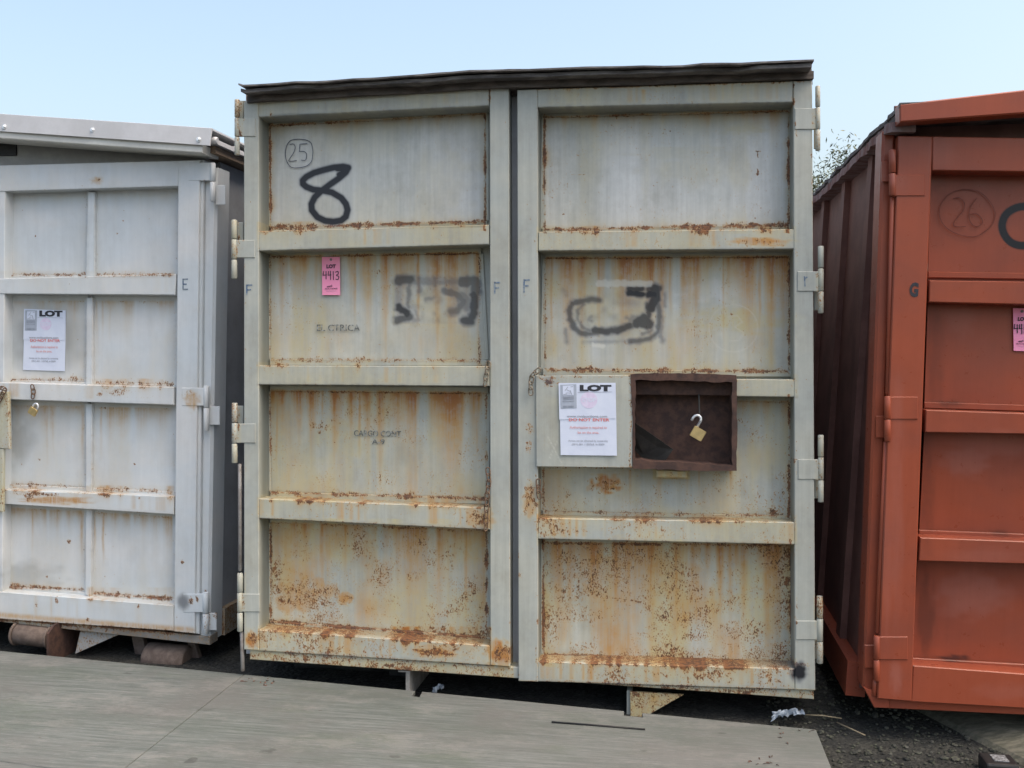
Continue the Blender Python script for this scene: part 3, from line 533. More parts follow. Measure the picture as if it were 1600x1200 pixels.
# ==================================================================== MAIN CONTAINER
def wave(amp, sc, seed, cx=0, cz=0):
    r = np.random.default_rng(seed); ph = r.random(6) * 6.28
    return lambda x, z: amp * (np.sin(x * sc + ph[0]) * np.sin(z * sc * 1.3 + ph[1]) + .5 * np.sin(x * sc * 2.1 + ph[2] + z * 2) * np.sin(z * sc * 1.9 + ph[3]))
def hinge(parent, fr, ub, v0, v1, su, sv0, sv1, mat, side, y=-.004, leaf=None, cuts=None, rb=None):
    """barrel hinge: ub = (left, right) of barrel, v0..v1 its height, strap from barrel to su between sv0..sv1"""
    mb = MB(); c = (ub[0] + ub[1]) / 2; r = rb or np.linalg.norm(fr.p(ub[1], v0, 0) - fr.p(ub[0], v0, 0)) / 2 * .84
    cuts = cuts or [v0 + (v1 - v0) * .33, v0 + (v1 - v0) * .67]; vs = [v0] + cuts + [v1]
    for a, b in zip(vs[:-1], vs[1:]):
        p0 = fr.p(c, a + .5, 0); p1 = fr.p(c, b - .5, 0); p0[1] = p1[1] = y + r * .4; cylz(mb, p0, p1, r, uv=(c, (a + b) / 2), cap=.0025)
    q = [(min(c, su), sv0), (max(c, su), sv0), (max(c, su), sv1), (min(c, su), sv1)]
    slab(mb, fr, q, y, y + .011, ch=.002)
    if leaf:
        (l0, l1, a, b, yl) = leaf; slab(mb, fr, [(l0, a), (l1, a), (l1, b), (l0, b)], yl, yl + .01, ch=.002)
    return mb.build('hinge', mat, parent)
def extr(q, e=3):   # enlarge a quad a little
    (a, b), (c, d), (e_, f), (g_, h) = q; return [(a - e, b - e), (c + e, d - e), (e_ + e, f + e), (g_ - e, h + e)]

mainc = root('shipping_container', MF, 'cream-grey rusty steel container with a sprayed 8, between the pale and red ones', 'container')
RD = .122
def make_door(stL, stR, rails, panels, seed, name='door'):
    mb = MB(); slab(mb, MF, stL, 0, RD + .02, res=.006, dirt_shade=.95); slab(mb, MF, stR, 0, RD + .02, res=.006, dirt_shade=.6)  # stile sides: mossy dirt plus painted recess shade
    for q in rails: slab(mb, MF, q if q is not RR[2] else [(1147, 592.3), (1244, 593), (1243, 620.5), (1147, 619.5)], .0025, RD + .01, res=.0055, dirt_shade=.75)  # rail ledges dirty, undersides with painted shade
    d = mb.build(name, M['frame'], mainc)
    for i, q in enumerate(panels):
        pm = MB(); slab(pm, MF, extr(q, 16 if i else 14), RD - .004, RD + .004, res=.0045, ch=.0, warp=wave(.0022, 5.2, seed + i))
        pm.build('panel', M['panel'], d)
        fm = MB(); (a, b), (c, d_), (e, f), (g_, h) = q
        slab(fm, MF, [(a - 2, b - 11), (c + 4, d_ - 11), (c + 4, d_ - .5), (a - 2, b - .5)] if q is not PR[2] else [(1150, 617), (c + 4, d_ - 11), (c + 4, d_ - .5), (1150, 627.5)], RD - .018, RD - .008, ch=.002)
        slab(fm, MF, [(g_ - 2, h + .5), (e + 4, f + .5), (e + 4, f + 10), (g_ - 2, h + 10)], RD - .018, RD - .008, ch=.002)
        slab(fm, MF, [(a - 6, b), (a - 1, b), (g_ - 1, h), (g_ - 6, h)], RD - .012, RD - .007, ch=.002)
        slab(fm, MF, [(c + 1, d_), (c + 7, d_), (e + 7, f), (e + 1, f)], RD - .012, RD - .007, ch=.002)
        fm.build('panel_border', M['frame'], d)
    return d
dl = make_door([(381, 157), (404, 155.5), (404.5, 1016.5), (381, 1015)], [(765, 133), (795, 131), (797, 1042), (766, 1039.5)], RL, PL, 5)
dr = make_door([(808, 140), (840, 139), (840.5, 1065.5), (810, 1064.5)], [(1239.5, 126.5), (1269, 125.5), (1274, 1079), (1242, 1078)], RR, PR, 15)
tag(dl, 'left door of the pair, with the sprayed 8 and the pink tag'); tag(dr, 'right door of the pair, with the cut-out lock box')
# hinges
for (ub, v0, v1, su, a, b) in [((366, 375), 155, 243, 399, 185, 213), ((361, 371), 343, 436, 398, 375, 402.5), ((361.5, 371.5), 629, 724, 399, 662, 692), ((370, 380), 895, 987, 405, 928, 956)]:
    hinge(dl, MF, ub, v0, v1, su, a, b, M['frame'], -1, leaf=(371, 380, a - 28, a + 2, .03))
for (ub, v0, v1, su, a, b) in [((1273, 1282.5), 134, 236, 1242, 169, 202), ((1277, 1288), 384, 490, 1246, 424, 455), ((1277, 1288), 679, 785, 1247, 718, 749), ((1275, 1287), 931, 1037, 1243.5, 970, 999.5)]:
    hinge(dr, MF, ub, v0, v1, su, a, b, M['frame'], 1, leaf=(1272, 1280, b, b + 30, .03))
for a, b, x0, x1 in [(725, 893, 373, 373.5), (988, 1050, 376, 377.5)]:
    rm = MB(); p0 = MF.p(x0, a, 0); p1 = MF.p(x1, b, 0); p0[1] = p1[1] = .012; cylz(rm, p0, p1, .0085, uv=None); rm.build('hinge_rod', M['rod'], dl)
# lettering on the doors
def strokes(parent, fr, name, mat, lines, wd, y):
    mb = MB()
    for l in lines: ribbon(mb, fr, l, wd, y)
    return mb.build(name, mat, parent, attr=False)
def curve(pts, n=6, closed=False):     # catmull-rom
    P = np.array(pts, float); m = len(P); out = []
    for i in range(m if closed else m - 1):
        p0, p1, p2, p3 = (P[(i - 1) % m] if closed or i else P[0]), P[i], P[(i + 1) % m], (P[(i + 2) % m] if closed else P[min(i + 2, m - 1)])
        for t in np.linspace(0, 1, n, endpoint=False): out.append(.5 * (2 * p1 + (p2 - p0) * t + (2 * p0 - 5 * p1 + 4 * p2 - p3) * t * t + (3 * p1 - p0 - 3 * p2 + p3) * t ** 3))
    out.append(P[0] if closed else P[-1]); return out
ys = RD - .010
Z = lambda pts, k=7.5, ox=420, oy=200: [(x / k + ox, y / k + oy) for x, y in pts]
strokes(dl, MF, 'marker_number', M['ink'], [curve(Z([(270, 140), (345, 130), (430, 138), (490, 170), (512, 240), (515, 310), (500, 390), (450, 440), (370, 462), (270, 462), (215, 400), (193, 310), (205, 220), (235, 165)]), closed=True),
    curve(Z([(245, 192), (290, 188), (308, 225), (290, 290), (250, 350), (235, 385), (270, 388), (325, 380)])), Z([(450, 180), (365, 188)]), Z([(365, 188), (358, 275)]), curve(Z([(358, 275), (410, 275), (440, 300), (440, 350), (425, 378), (380, 375)]))], .0028, ys)
for fr, d, lst in ((MF, dl, [(773, 441, 458), (385.5, 445, 460)]), (MF, dr, [(819, 437, 456)])):
    for (u, a, b) in lst: strokes(d, fr, 'stencil_letter', M['stencilblue'], [[(u, a), (u, b)], [(u, a + .8), (u + 8, a + .3)], [(u + 1, (a + b) / 2 + .3), (u + 6, (a + b) / 2)]], .0065, -.0012)
strokes(dr, MF, 'stencil_letter', M['stencilblue'], [[(1257, 432), (1258, 447)], [(1257, 436), (1261, 433)]], .005, -.0052)
text(dl, MF, 'EL CTRICA', 495, 517, 9.5, ys, M['stencil'], 67, -.4, .012, 'stencil_lettering')
text(dl, MF, 'CARGO CONT.', 553, 681, 8.5, ys, M['stencil'], 75, -.6, .012, 'stencil_lettering'); text(dl, MF, 'A-9', 581, 694, 8, ys, M['stencil'], 20, -.6, .012, 'stencil_lettering')

# lock box: face plate and rust-brown housing
lb = MB()
slab(lb, MF, [(837, 587), (990, 586), (988, 731), (838, 729)], -.012, .006, res=.006, ch=.002)
plate = lb.build('lock_plate', M['frame'], dr)
hb = MB()
# ragged-edged frame ring
def ringpts(n):
    out = []
    ol = [(985, 584), (1060, 583), (1151, 586), (1152, 660), (1151, 736), (1070, 735), (989, 732), (988, 655)]
    il = [(993, 594), (1060, 595), (1144, 597), (1144, 660), (1144, 727), (1070, 723), (992, 719), (992, 655)]
    def dens(L):
        r = []
        for a, b in zip(L, L[1:] + L[:1]):
            for t in np.linspace(0, 1, n, endpoint=False): r.append((a[0] + (b[0] - a[0]) * t, a[1] + (b[1] - a[1]) * t))
        return np.array(r)
    return dens(ol), dens(il)
O_, I_ = ringpts(8); N_ = len(O_); O_ = O_ + RNG.normal(0, .5, O_.shape); I_ = I_ + RNG.normal(0, .7, I_.shape)
yo = -.016
Vo = MF.P(O_[:, 0], O_[:, 1], yo); Vi = MF.P(I_[:, 0], I_[:, 1], yo); Vb = Vi.copy(); Vb[:, 1] = .112; Vob = Vo.copy(); Vob[:, 1] = .105
Fc = []
for i in range(N_):
    j = (i + 1) % N_; Fc += [(i, N_ + i, N_ + j, j), (N_ + i, 2 * N_ + i, 2 * N_ + j, N_ + j), (i, j, 3 * N_ + j, 3 * N_ + i)]
Fc.append(tuple(range(2 * N_, 3 * N_)))
hb.add(np.concatenate([Vo, Vi, Vb, Vob]), Fc)
box = hb.build('lock_box', M['rustbox'], dr, attr=False)
lm = MB(); slab(lm, MF, [(992, 594), (1146, 596), (1146, 618), (992, 617)], .045, .108, ch=.003); lm.build('inner_rail', M['rustbox'], dr, attr=False)
fl = MB(); A = [MF.p(980, 652, .02), MF.p(1052, 702, .05), MF.p(1038, 722, .07), MF.p(1010, 722, .10), MF.p(980, 692, .10)]
B_ = [a + np.array([0, .008, 0]) for a in A]; fl.add(A + B_, [(0, 1, 2, 3, 4), (9, 8, 7, 6, 5)] + [(i, 5 + i, 5 + (i + 1) % 5, (i + 1) % 5) for i in range(5)]); fl.build('bent_flap', M['darksteel'], dr, attr=False)
tb = MB(); slab(tb, MF, [(1025, 734), (1074, 735), (1074, 746.5), (1026, 746)], .03, .055, ch=.004); tb.build('latch_tab', M['frame'], dr)

# frame, side walls, roof
Wx0 = MF.p(384, 600, .15)[0]; Wx1 = MF.p(1268, 600, .15)[0]; zT = 2.42; LEN = 6.1
bm_ = MB()
for x0, x1 in ((Wx0, Wx0 + .06), (Wx1 - .06, Wx1)): boxl(bm_, x0, x1, RD + .03, RD + .10, -.05, zT - .04)
boxl(bm_, Wx0 + .02, Wx0 + .03, RD + .1, LEN, .0, zT); boxl(bm_, Wx1 - .03, Wx1 - .02, RD + .1, LEN, .0, zT)
for k in range(14): 
    y = .5 + k * .42; boxl(bm_, Wx0, Wx0 + .02, y, y + .06, .0, zT - .02); boxl(bm_, Wx1 - .02, Wx1, y, y + .06, .0, zT - .02)
boxl(bm_, Wx0 + .03, Wx1 - .03, LEN - .02, LEN, -.22, zT); bm_.build('side_wall', M['side_grey'], mainc, attr=False)  # unseen rear wall, carried to the ground to block light from behind
fm = MB(); boxl(fm, Wx0 + .03, Wx1 - .03, RD + .05, LEN - .02, -.035, -.005)
for k in range(13): boxl(fm, Wx0 + .05, Wx1 - .05, .6 + k * .43, .65 + k * .43, -.12, -.036)  # unseen cross-members, added to keep light out under the floor
for x in (.55, 1.75): boxl(fm, x, x + .08, .35, LEN - .05, -.21, -.121)
fm.build('floor_frame', M['darksteel'], mainc, attr=False)
sm = MB(); slab(sm, MF, [(390, 1014), (1271, 1074), (1272, 1093), (390, 1030.5)], .012, .10, res=.006); sm.build('sill', M['frame'], mainc)
ag = MB(); slab(ag, MF, [(791, 134), (815, 134), (816, 1052), (792, 1050)], .085, .12, ch=.002); ag.build('door_stop', M['side_grey'], mainc, attr=False)
hm = MB(); slab(hm, MF, [(384, 140), (1268, 102), (1270, 131), (384, 160)], .045, .15, res=.03); hm.build('header', M['header'], mainc, attr=False)
gm = MB(); slab(gm, MF, [(384, 146), (400, 145), (400, 158), (384, 158)], .02, .044, ch=.002); gm.build('header_block', M['wood'], mainc, attr=False)
# layered felt roof
def felt(pts, y0, th, seed, droop=0, jit=.0022):
    r = np.random.default_rng(seed); mb = MB(); us = np.linspace(pts[0][0], pts[-1][0], 120); vs = np.interp(us, [p[0] for p in pts], [p[1] for p in pts])
    Pf = MF.P(us, vs, y0); j = np.interp(us, us[::4], r.normal(0, 1, len(us[::4]))); Pf[:, 1] += j * .006; Pf[:, 2] += np.interp(us, us[::6], r.normal(0, 1, len(us[::9]))[:len(us[::6])] if 0 else np.interp(us[::6], us[::14], r.normal(0, 1, len(us[::14])))) * jit
    rows = []
    for yy, dz in ((0, 0), (.05, .003), (.2, .008), (2, .03), (LEN + .1, .03)): q = Pf.copy(); q[:, 1] += yy; q[:, 2] += dz; rows.append(q)
    n = len(us); T = np.concatenate(rows); B = T.copy(); B[:, 2] -= th; Fc = grid_faces(n, 5, 0, True) + grid_faces(n, 5, 5 * n)
    bl = [list(range(0, n)), [k * n + n - 1 for k in range(5)], list(range(4 * n, 5 * n)), [k * n for k in range(5)]]
    for L_ in bl:
        for a, b in zip(L_[:-1], L_[1:]): Fc.append((a, b, b + 5 * n, a + 5 * n))
    mb.add(np.concatenate([T, B]), Fc); return mb
top = [(372, 131.5), (380, 133.5), (457, 127.5), (555, 122), (659, 116.5), (734, 111), (800, 108.5), (880, 106), (1000, 102), (1150, 97.5), (1272, 92.5)]
felt(top, -.10, .007, 1).build('roof', M['roofpaper'], mainc, attr=False)
felt([(u + (4 if i == 0 else 0) - (4 if i == len(top) - 1 else 0), v + 7) for i, (u, v) in enumerate(top)], -.078, .014, 2, jit=.0015).build('roof_underlay', M['roofpaper'], mainc, attr=False)
felt([(max(u, 384), v + 17) for i, (u, v) in enumerate(top) if i != 1], -.02, .03, 3, jit=.001).build('roof_board', M['header'], mainc, attr=False)
# runner legs under the sill
um = MB(); boxl(um, *sorted((MF.p(634, 1060, .03)[0], MF.p(640, 1060, .03)[0])), .03, .6, MF.p(638, 1091, .03)[2], -.062)
boxl(um, MF.p(622, 1052, .025)[0], MF.p(641, 1052, .025)[0], .025, .09, -.0615, -.055); um.build('runner', simple('dirty_runner_paint', (.17, .165, .15), (.30, .29, .27), 14, .8, fine=.4), mainc, attr=False)
um = MB(); a = [(984, 1081), (1068, 1086), (1010, 1119), (985, 1122)]; slab(um, MF, a, .03, .045, ch=.002); boxl(um, MF.p(983, 1100, .03)[0] - .01, MF.p(986, 1100, .03)[0], .046, .5, MF.p(985, 1122, .03)[2], -.10)
um.build('gusset', M['frame'], mainc)
um = MB(); cylz(um, (.08, .42, -.135), (1.0, .42, -.135), .055, n=20); cylz(um, (1.15, .5, -.135), (2.2, .5, -.135), .055, n=20); um.build('cross_tube', M['darksteel'], mainc, attr=False)

# ==================================================================== PALE CONTAINER
lc = root('shipping_container', LF, 'pale blue-white steel container with galvanised fascia, left of the cream-grey one, cut by the frame', 'container')
LDp = .065
xe = lambda q, u=-470: q
def ext(q, u0=-470):   # carry a member on to the hidden far side of the face
    (a, b), (c, d), (e, f), (g_, h) = q; k1 = (b - d) / (a - c); k2 = (h - f) / (g_ - e)
    return [(u0, b + k1 * (u0 - a)), (a, b), (g_, h), (u0, h + k2 * (u0 - g_))]
mb = MB()
for q in LR_: slab(mb, LF, q, .0, LDp, res=.0065)
slab(mb, LF, [(-14, 259.5), (8, 259), (3, 967), (-20, 965)], .003, LDp, res=.008)
slab(mb, LF, [(278.5, 251), (312, 250), (304, 990), (271.5, 987)], -.002, LDp, res=.0065)
slab(mb, LF, [(312.5, 250), (318, 250), (311, 991), (304.5, 990)], .012, LDp, res=.008)
ld = mb.build('door', M['white'], lc)
for i in range(4):
    q0, q1 = LPn[2 * i], LPn[2 * i + 1]
    pm = MB(); slab(pm, LF, [(q0[0][0] - 12, q0[0][1] - 14), (q0[1][0] + 6, q0[1][1] - 14), (q0[2][0] + 6, q0[2][1] + 12), (q0[3][0] - 12, q0[3][1] + 12)], LDp - .002, LDp + .006, res=.006, ch=0, warp=wave(.0015, 7, i + 40)); pm.build('panel', M['white'], ld)
    pm = MB(); slab(pm, LF, [(q1[0][0] - 4, q1[0][1] - 14), (q1[1][0] + 10, q1[1][1] - 14), (q1[2][0] + 10, q1[2][1] + 12), (q1[3][0] - 4, q1[3][1] + 12)], LDp - .006, LDp + .004, res=.006, ch=.001, warp=wave(.0015, 7, i + 50)); pm.build('panel', M['white'], ld)
    pm = MB(); slab(pm, LF, [(q0[1][0] + 3, q0[1][1] - 6), (q1[0][0] - 2.5, q1[0][1] - 6), (q1[3][0] - 2.5, q1[3][1] + 8), (q0[2][0] + 3, q0[2][1] + 8)], LDp - .028, LDp - .004, ch=.002); pm.build('upright', M['white'], ld)
    pm = MB(); (a, b), (c, d) = q0[3], q1[2]; slab(pm, LF, [(a - 4, b + 1.5), (c + 3, d + 1.5), (c + 3, d + 11), (a - 4, b + 10)], LDp - .012, LDp - .006, ch=.002); pm.build('panel_border', M['white'], ld)
l2 = MB()
for q in LR_: slab(l2, LF, ext(q, -440), 0, LDp, res=.03)
slab(l2, LF, [(-470, 272), (-440, 271), (-440, 936), (-470, 934)], 0, LDp, res=.03); slab(l2, LF, [(-440, 280), (-26, 262), (-26, 960), (-440, 930)], LDp - .002, LDp + .006, res=.05, ch=0)
tag(l2.build('door', M['white'], lc), 'far door of the pale container, mostly outside the frame')
hinge(ld, LF, (327.5, 337), 254, 315, 294, 254, 282, M['white'], 1, leaf=(337, 352, 289, 320, .02), cuts=[284])
hinge(ld, LF, (317.5, 327), 602, 674, 284, 606, 634, M['white'], 1, leaf=(326, 343, 635, 664, .02), cuts=[637])
hinge(ld, LF, (316, 326.5), 925, 991, 286, 928, 957, M['white'], 1, leaf=(325, 338, 958, 985, .02), cuts=[958])
strokes(ld, LF, 'stencil_letter', M['stencilblue'], [[(286, 436), (286, 452)], [(286, 436.5), (293, 436)], [(286, 444), (291, 444)], [(286, 452), (293, 452)]], .006, -.0035)
# corner post, walls
pL = LF.p(318, 600, .03)[0]; xr = LF.p(333, 600, .03)[0]
pm = MB(); slab(pm, LF, [(318.5, 262), (339, 261), (327, 1004), (311, 1000)], .03, .155, res=.01, ch=.012); pm.build('corner_post', M['white'], lc)
zTl = LF.p(300, 251, 0)[2]; wm = MB(); xw = xr - .03; XL = LF.p(-475, 600, .1)[0]
boxl(wm, xw - .01, xw, .15, 6, .05, zTl + .02); boxl(wm, XL, XL + .01, .15, 6, .05, zTl + .02); boxl(wm, XL + .01, xw - .01, 5.98, 6, -.24, zTl)  # unseen rear wall runs down to the ground to stop light underneath
for k in range(12): boxl(wm, xw + .0005, xw + .022, .62 + k * .45, .67 + k * .45, .06, zTl + .01)
wm.build('side_wall', M['side_grey'], lc, attr=False)
sm = MB(); xq = LF.p(330, 990, .0)[0]; boxl(sm, xw - .06, xq - .012, .16, 6, -.055, .075, uv=(200, 950)); 
slab(sm, LF, [(-470, 914), (327.5, 995), (327.5, 1008), (-470, 920)], .02, .10, res=.01); sm.build('sill', M['sillrust'], lc)
fm = MB(); boxl(fm, XL + .05, xw - .08, .11, 5.9, -.03, .03)
for k in range(12): boxl(fm, XL + .05, xw - .08, .6 + k * .45, .66 + k * .45, -.10, -.031)  # unseen joists, added to cut the light beneath the pale container
fm.build('floor_frame', M['darksteel'], lc, attr=False)
# fascia, gable, roof
def sl(u, v0, u1, v1): return (v1 - v0) / (u1 - u)
kt = (200 - 177.5) / 331; kb = (227.5 - 205) / 327; kc = (239 - 216) / 316
U0 = -120
mb = MB(); slab(mb, LF, [(U0, 177.5 + kt * U0), (331, 200), (327.5, 227.5), (U0, 205 + kb * U0)], -.105, -.098, res=.03, ch=.001, warp=wave(.002, 6, 3))
mb.build('fascia', M['galv'], lc, attr=False)
for (u, v) in [(6, 198), (144, 203), (310, 218)]:
    sb = MB(); p = LF.p(u, v, -.106); cylz(sb, p, p + np.array([0, -.006, 0]), .007, n=12, cap=.001, smooth=False); cylz(sb, p + np.array([0, -.001, 0]), p + np.array([0, .004, 0]), .011, n=14, cap=.0005, smooth=False); sb.build('bolt', M['chrome'], lc, attr=False)
mb = MB(); slab(mb, LF, [(U0, 203 + kb * U0), (317, 226), (316, 239), (U0, 216 + kc * U0)], -.092, .06, res=.03, ch=.004); mb.build('front_beam', M['creambeam'], lc, attr=False)
mb = MB(); slab(mb, LF, [(-470, 200), (322, 222), (322, 262), (-470, 285)], .075, .10, res=.03, ch=.001); mb.build('gable', M['gable'], lc, attr=False)
mb = MB(); slab(mb, LF, [(-30, 214), (25, 216), (25, 243), (-30, 243)], .066, .074, ch=.001); mb.build('vent_opening', M['blackplastic'], lc, attr=False)
mb = MB(); P0 = LF.p(331, 200.5, -.10); P1 = LF.p(U0, 177.5 + kt * U0 + .5, -.10); T = []
P2 = LF.p(-475, 190, -.10)
for y in (0, 6.2):
    for p in (P2, P1, P0): T.append(p + np.array([0, y, 0]))
V = T + [t - np.array([0, 0, .008]) for t in T]; mb.add(V, [(0, 1, 4, 3), (1, 2, 5, 4), (6, 9, 10, 7), (7, 10, 11, 8), (0, 6, 7, 1), (1, 7, 8, 2), (2, 8, 11, 5), (3, 4, 10, 9), (4, 5, 11, 10), (0, 3, 9, 6)])
mb.build('roof', M['galv'], lc, attr=False)
mb = MB(); e = LF.p(345, 232, .05); boxl(mb, e[0] - .10, e[0] + .01, -.02, 6.1, e[2] - .035, e[2] - .002); mb.build('eave_timber', M['wood'], lc, attr=False)
mb = MB(); boxl(mb, e[0] - .13, e[0] + .03, -.06, 6.15, e[2], e[2] + .02); 
for k in range(30):
    y = -.05 + k * .2; cylz(mb, (e[0] - .12, y, e[2] + .03), (e[0] + .035, y, e[2] + .014), .016, n=10)
mb.build('roof_edge', M['galv'], lc, attr=False)
# lock bar at the left edge
mb = MB(); slab(mb, LF, [(-14, 612), (13, 612), (15, 702), (-12, 700)], -.03, -.015, ch=.004, res=.01); slab(mb, LF, [(-12, 700), (5, 702), (4, 800), (-14, 800)], -.028, -.012, ch=.003); mb.build('lock_bar', paint('rusty_cream_paint', (.42, .42, .33), (.36, .37, .30), chips=.66, seed=21), ld)
# rollers, bracket and legs beneath
rm = MB(); c0 = LF.p(28, 990, .02); c1 = LF.p(78, 996, .02); cylz(rm, c0, c1, .050, n=28, cap=.004); cylz(rm, c0 - np.array([.012, 0, 0]), c0, .057, n=28); cylz(rm, c1, c1 + np.array([.012, 0, 0]), .057, n=28); tag(rm.build('roller', M['rustbare'], lc, attr=False))
rm = MB(); c0 = LF.p(230, 1026, .10); c1 = LF.p(294, 1032, .10); cylz(rm, c0, c1, .072, n=32, cap=.012); rm.build('roller', M['rustbare'], lc, attr=False)
bm2 = MB(); p = LF.p(72, 985, -.06); xb = LF.p(76, 1035, -.06)[0]; zb = LF.p(76, 1038.5, -.06)[2]
V = [(xb, -.075, p[2] - .01), (xb, -.075, zb), (xb, .30, zb - .01), (xb, .30, p[2] + .03), (xb, -.03, p[2] + .02)]; V += [(x + .012, y, z) for x, y, z in V]
bm2.add(V, [(0, 1, 2, 3, 4), (9, 8, 7, 6, 5)] + [(i, 5 + i, 5 + (i + 1) % 5, (i + 1) % 5) for i in range(5)]); bm2.build('roller_bracket', M['rustbox'], lc, attr=False)
bm2 = MB(); slab(bm2, LF, [(126, 982), (192, 989), (150, 1007), (117, 1022)], .05, .062, ch=.002); bm2.build('brace', paint('flaking_white_paint', (.40, .41, .41), (.34, .34, .33), chips=.60, seed=31), lc)
for q, y in (([(204, 989), (222, 990), (232, 1040), (214, 1038)], .14), ([(292, 1002), (303, 1003), (318, 1050), (306, 1050)], .14)):
    bm2 = MB(); slab(bm2, LF, q, y, y + .03, ch=.002); bm2.build('leg', M['rustbare'], lc, attr=False)
bm2 = MB(); 
for x0 in (XL + .3, xw - .35): boxl(bm2, x0, x0 + .09, .5, 5.8, -.22, -.101)
bm2.build('runner', M['darksteel'], lc, attr=False)

# ==================================================================== RED-OXIDE CONTAINER
line('spray_shade', [tuple(map(float, p)) for p in curve(ring9)], 11.5, 1.5, 3.5)
rc = root('shipping_container', RF, 'orange-red painted steel container with 26 in a pen circle, right of the cream-grey one', 'container')
RP = .10
RRl = [[(1457, 213), (1600, 215.5), (1600, 268), (1457, 266)], [(1452.6, 438), (1600, 440), (1600, 475.6), (1452, 472)], [(1447, 640.5), (1600, 645.8), (1600, 678), (1446, 675.5)], [(1438, 840), (1600, 846), (1600, 881), (1436, 876.4)], [(1427, 1040), (1600, 1053), (1600, 1106.7), (1424, 1096.5)]]
def er(q, u1): (a, b), (c, d), (e, f), (g_, h) = q; return [(a, b), (u1, b + (d - b) / (c - a) * (u1 - a)), (u1, h + (f - h) / (e - g_) * (u1 - g_)), (g_, h)]
mb = MB()
for q in RRl: slab(mb, RF, er(q, 1850), .002, RP + .01, res=.012, ch=.003)
slab(mb, RF, [(1404, 212), (1457.5, 213), (1424.5, 1096.5), (1371, 1092)], 0, RP + .015, res=.01, ch=.004)
slab(mb, RF, [(1850, 217), (1890, 218), (1890, 1120), (1850, 1118)], 0, RP + .015, res=.03, ch=.008)
rd = mb.build('door', M['orange'], rc)
RPn = [[(1457, 262), (1850, 268), (1850, 442), (1452, 436)], [(1452, 468), (1850, 478), (1850, 652), (1446, 640)], [(1446, 672), (1850, 684), (1850, 856), (1438, 840)], [(1436, 873), (1850, 890), (1850, 1064), (1426, 1040)]]
for i, q in enumerate(RPn):
    pm = MB(); (a, b), (c, d), (e, f), (g_, h) = q; slab(pm, RF, [(a - 2, b - 3), (c, d - 3), (e, f + 8), (g_ - 2, h + 6)], RP - .004, RP + .004, res=.0055 if i == 0 else .009, ch=0, warp=wave(.004, 4.4, 80 + i)); pm.build('panel', M['orange'], rd)
    pm = MB(); slab(pm, RF, [(g_ - 2, h - 12), (e, f - 12), (e, f - 2), (g_ - 2, h - 2)], RP - .02, RP - .01, ch=.003, res=.02); pm.build('panel_border', M['orange'], rd)
mb = MB(); slab(mb, RF, [(1896, 219), (2290, 226), (2290, 1140), (1896, 1120)], .01, .08, res=.1); tag(mb.build('door', M['orange'], rc), 'far door of the red-oxide container, outside the frame')
H = lambda *a, **k: hinge(rd, RF, *a, **k)
H((1388, 1401), 233.5, 306, 1445, 273, 306, M['orange'], -1, cuts=[270.5], leaf=(1378, 1392, 252, 284, .03))
H((1380.5, 1393), 618.5, 690, 1434.6, 620, 655, M['orange'], -1, cuts=[655], leaf=(1369, 1382, 650, 684, .03))
H((1364, 1375.5), 993, 1064, 1418.7, 995, 1030.7, M['orange'], -1, cuts=[1030.5], leaf=(1351, 1366, 1008, 1044, .03))
for a, b, x0, x1 in [(307, 617, 1396.5, 1389), (691, 992, 1386, 1373), (1065, 1090, 1369.5, 1368)]:
    mb = MB(); p0 = RF.p(x0, a, 0); p1 = RF.p(x1, b, 0); p0[1] = p1[1] = .02; cylz(mb, p0, p1, .0095); mb.build('hinge_rod', M['orange'], rd)
th = np.linspace(0, 2 * math.pi, 22, endpoint=False)
Z2 = lambda pts: [(x / 4.4444 + 1240, y / 4.4444 + 130) for x, y in pts]
strokes(rd, RF, 'marker_number', M['inkred'], [curve(Z2([(1205, 737), (1290, 755), (1360, 820), (1400, 900), (1380, 980), (1320, 1035), (1260, 1065), (1180, 1058), (1100, 1030), (1040, 980), (1012, 910), (1030, 830), (1090, 765), (1150, 742)]), closed=True),
    curve(Z2([(1110, 800), (1150, 795), (1185, 830), (1180, 880), (1140, 930), (1110, 975), (1125, 995), (1195, 995)])), curve(Z2([(1270, 800), (1230, 860), (1218, 920), (1235, 975), (1275, 995), (1310, 970), (1300, 930), (1265, 905), (1225, 912)]))], .0026, RP - .0105)
text(rd, RF, 'G', 1420.5, 462, 21, -.0012, M['black'], 14, 0, .05, 'stencil_letter')
# post, walls, roof, sill
mb = MB(); slab(mb, RF, [(1379, 205), (1400, 203), (1368, 1095), (1348, 1075)], .045, .16, res=.012, ch=.01); mb.build('corner_post', M['orange'], rc)
xp = RF.p(1366, 600, .05)[0]
zTr = RF.p(1400, 200, 0)[2]; mb = MB(); xs = xp + .045
boxl(mb, xs, xs + .01, .15, 6, -.03, zTr + .03); XR = RF.p(2295, 600, .1)[0]; boxl(mb, XR - .01, XR, .15, 6, -.03, zTr); boxl(mb, xs + .01, XR - .01, 5.98, 6, -.22, zTr)  # unseen rear wall drops to the ground, closing off light behind
for k in range(12): boxl(mb, xs - .028, xs - .0005, .47 + k * .62, .56 + k * .62, -.0, zTr)
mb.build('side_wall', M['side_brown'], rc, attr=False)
mb = MB(); slab(mb, RF, [(1349, 1074), (1390, 1088), (1390, 1107), (1366, 1106)], .02, .045, res=.012); slab(mb, RF, [(1389, 1086), (2295, 1130), (2295, 1150), (1389, 1107)], .03, .13, res=.03); boxl(mb, xp - .005, xp + .07, .165, 6, -.07, .07); mb.build('sill', M['orange'], rc)
mb = MB(); boxl(mb, xp + .09, XR - .05, .14, 5.9, -.04, -.005)
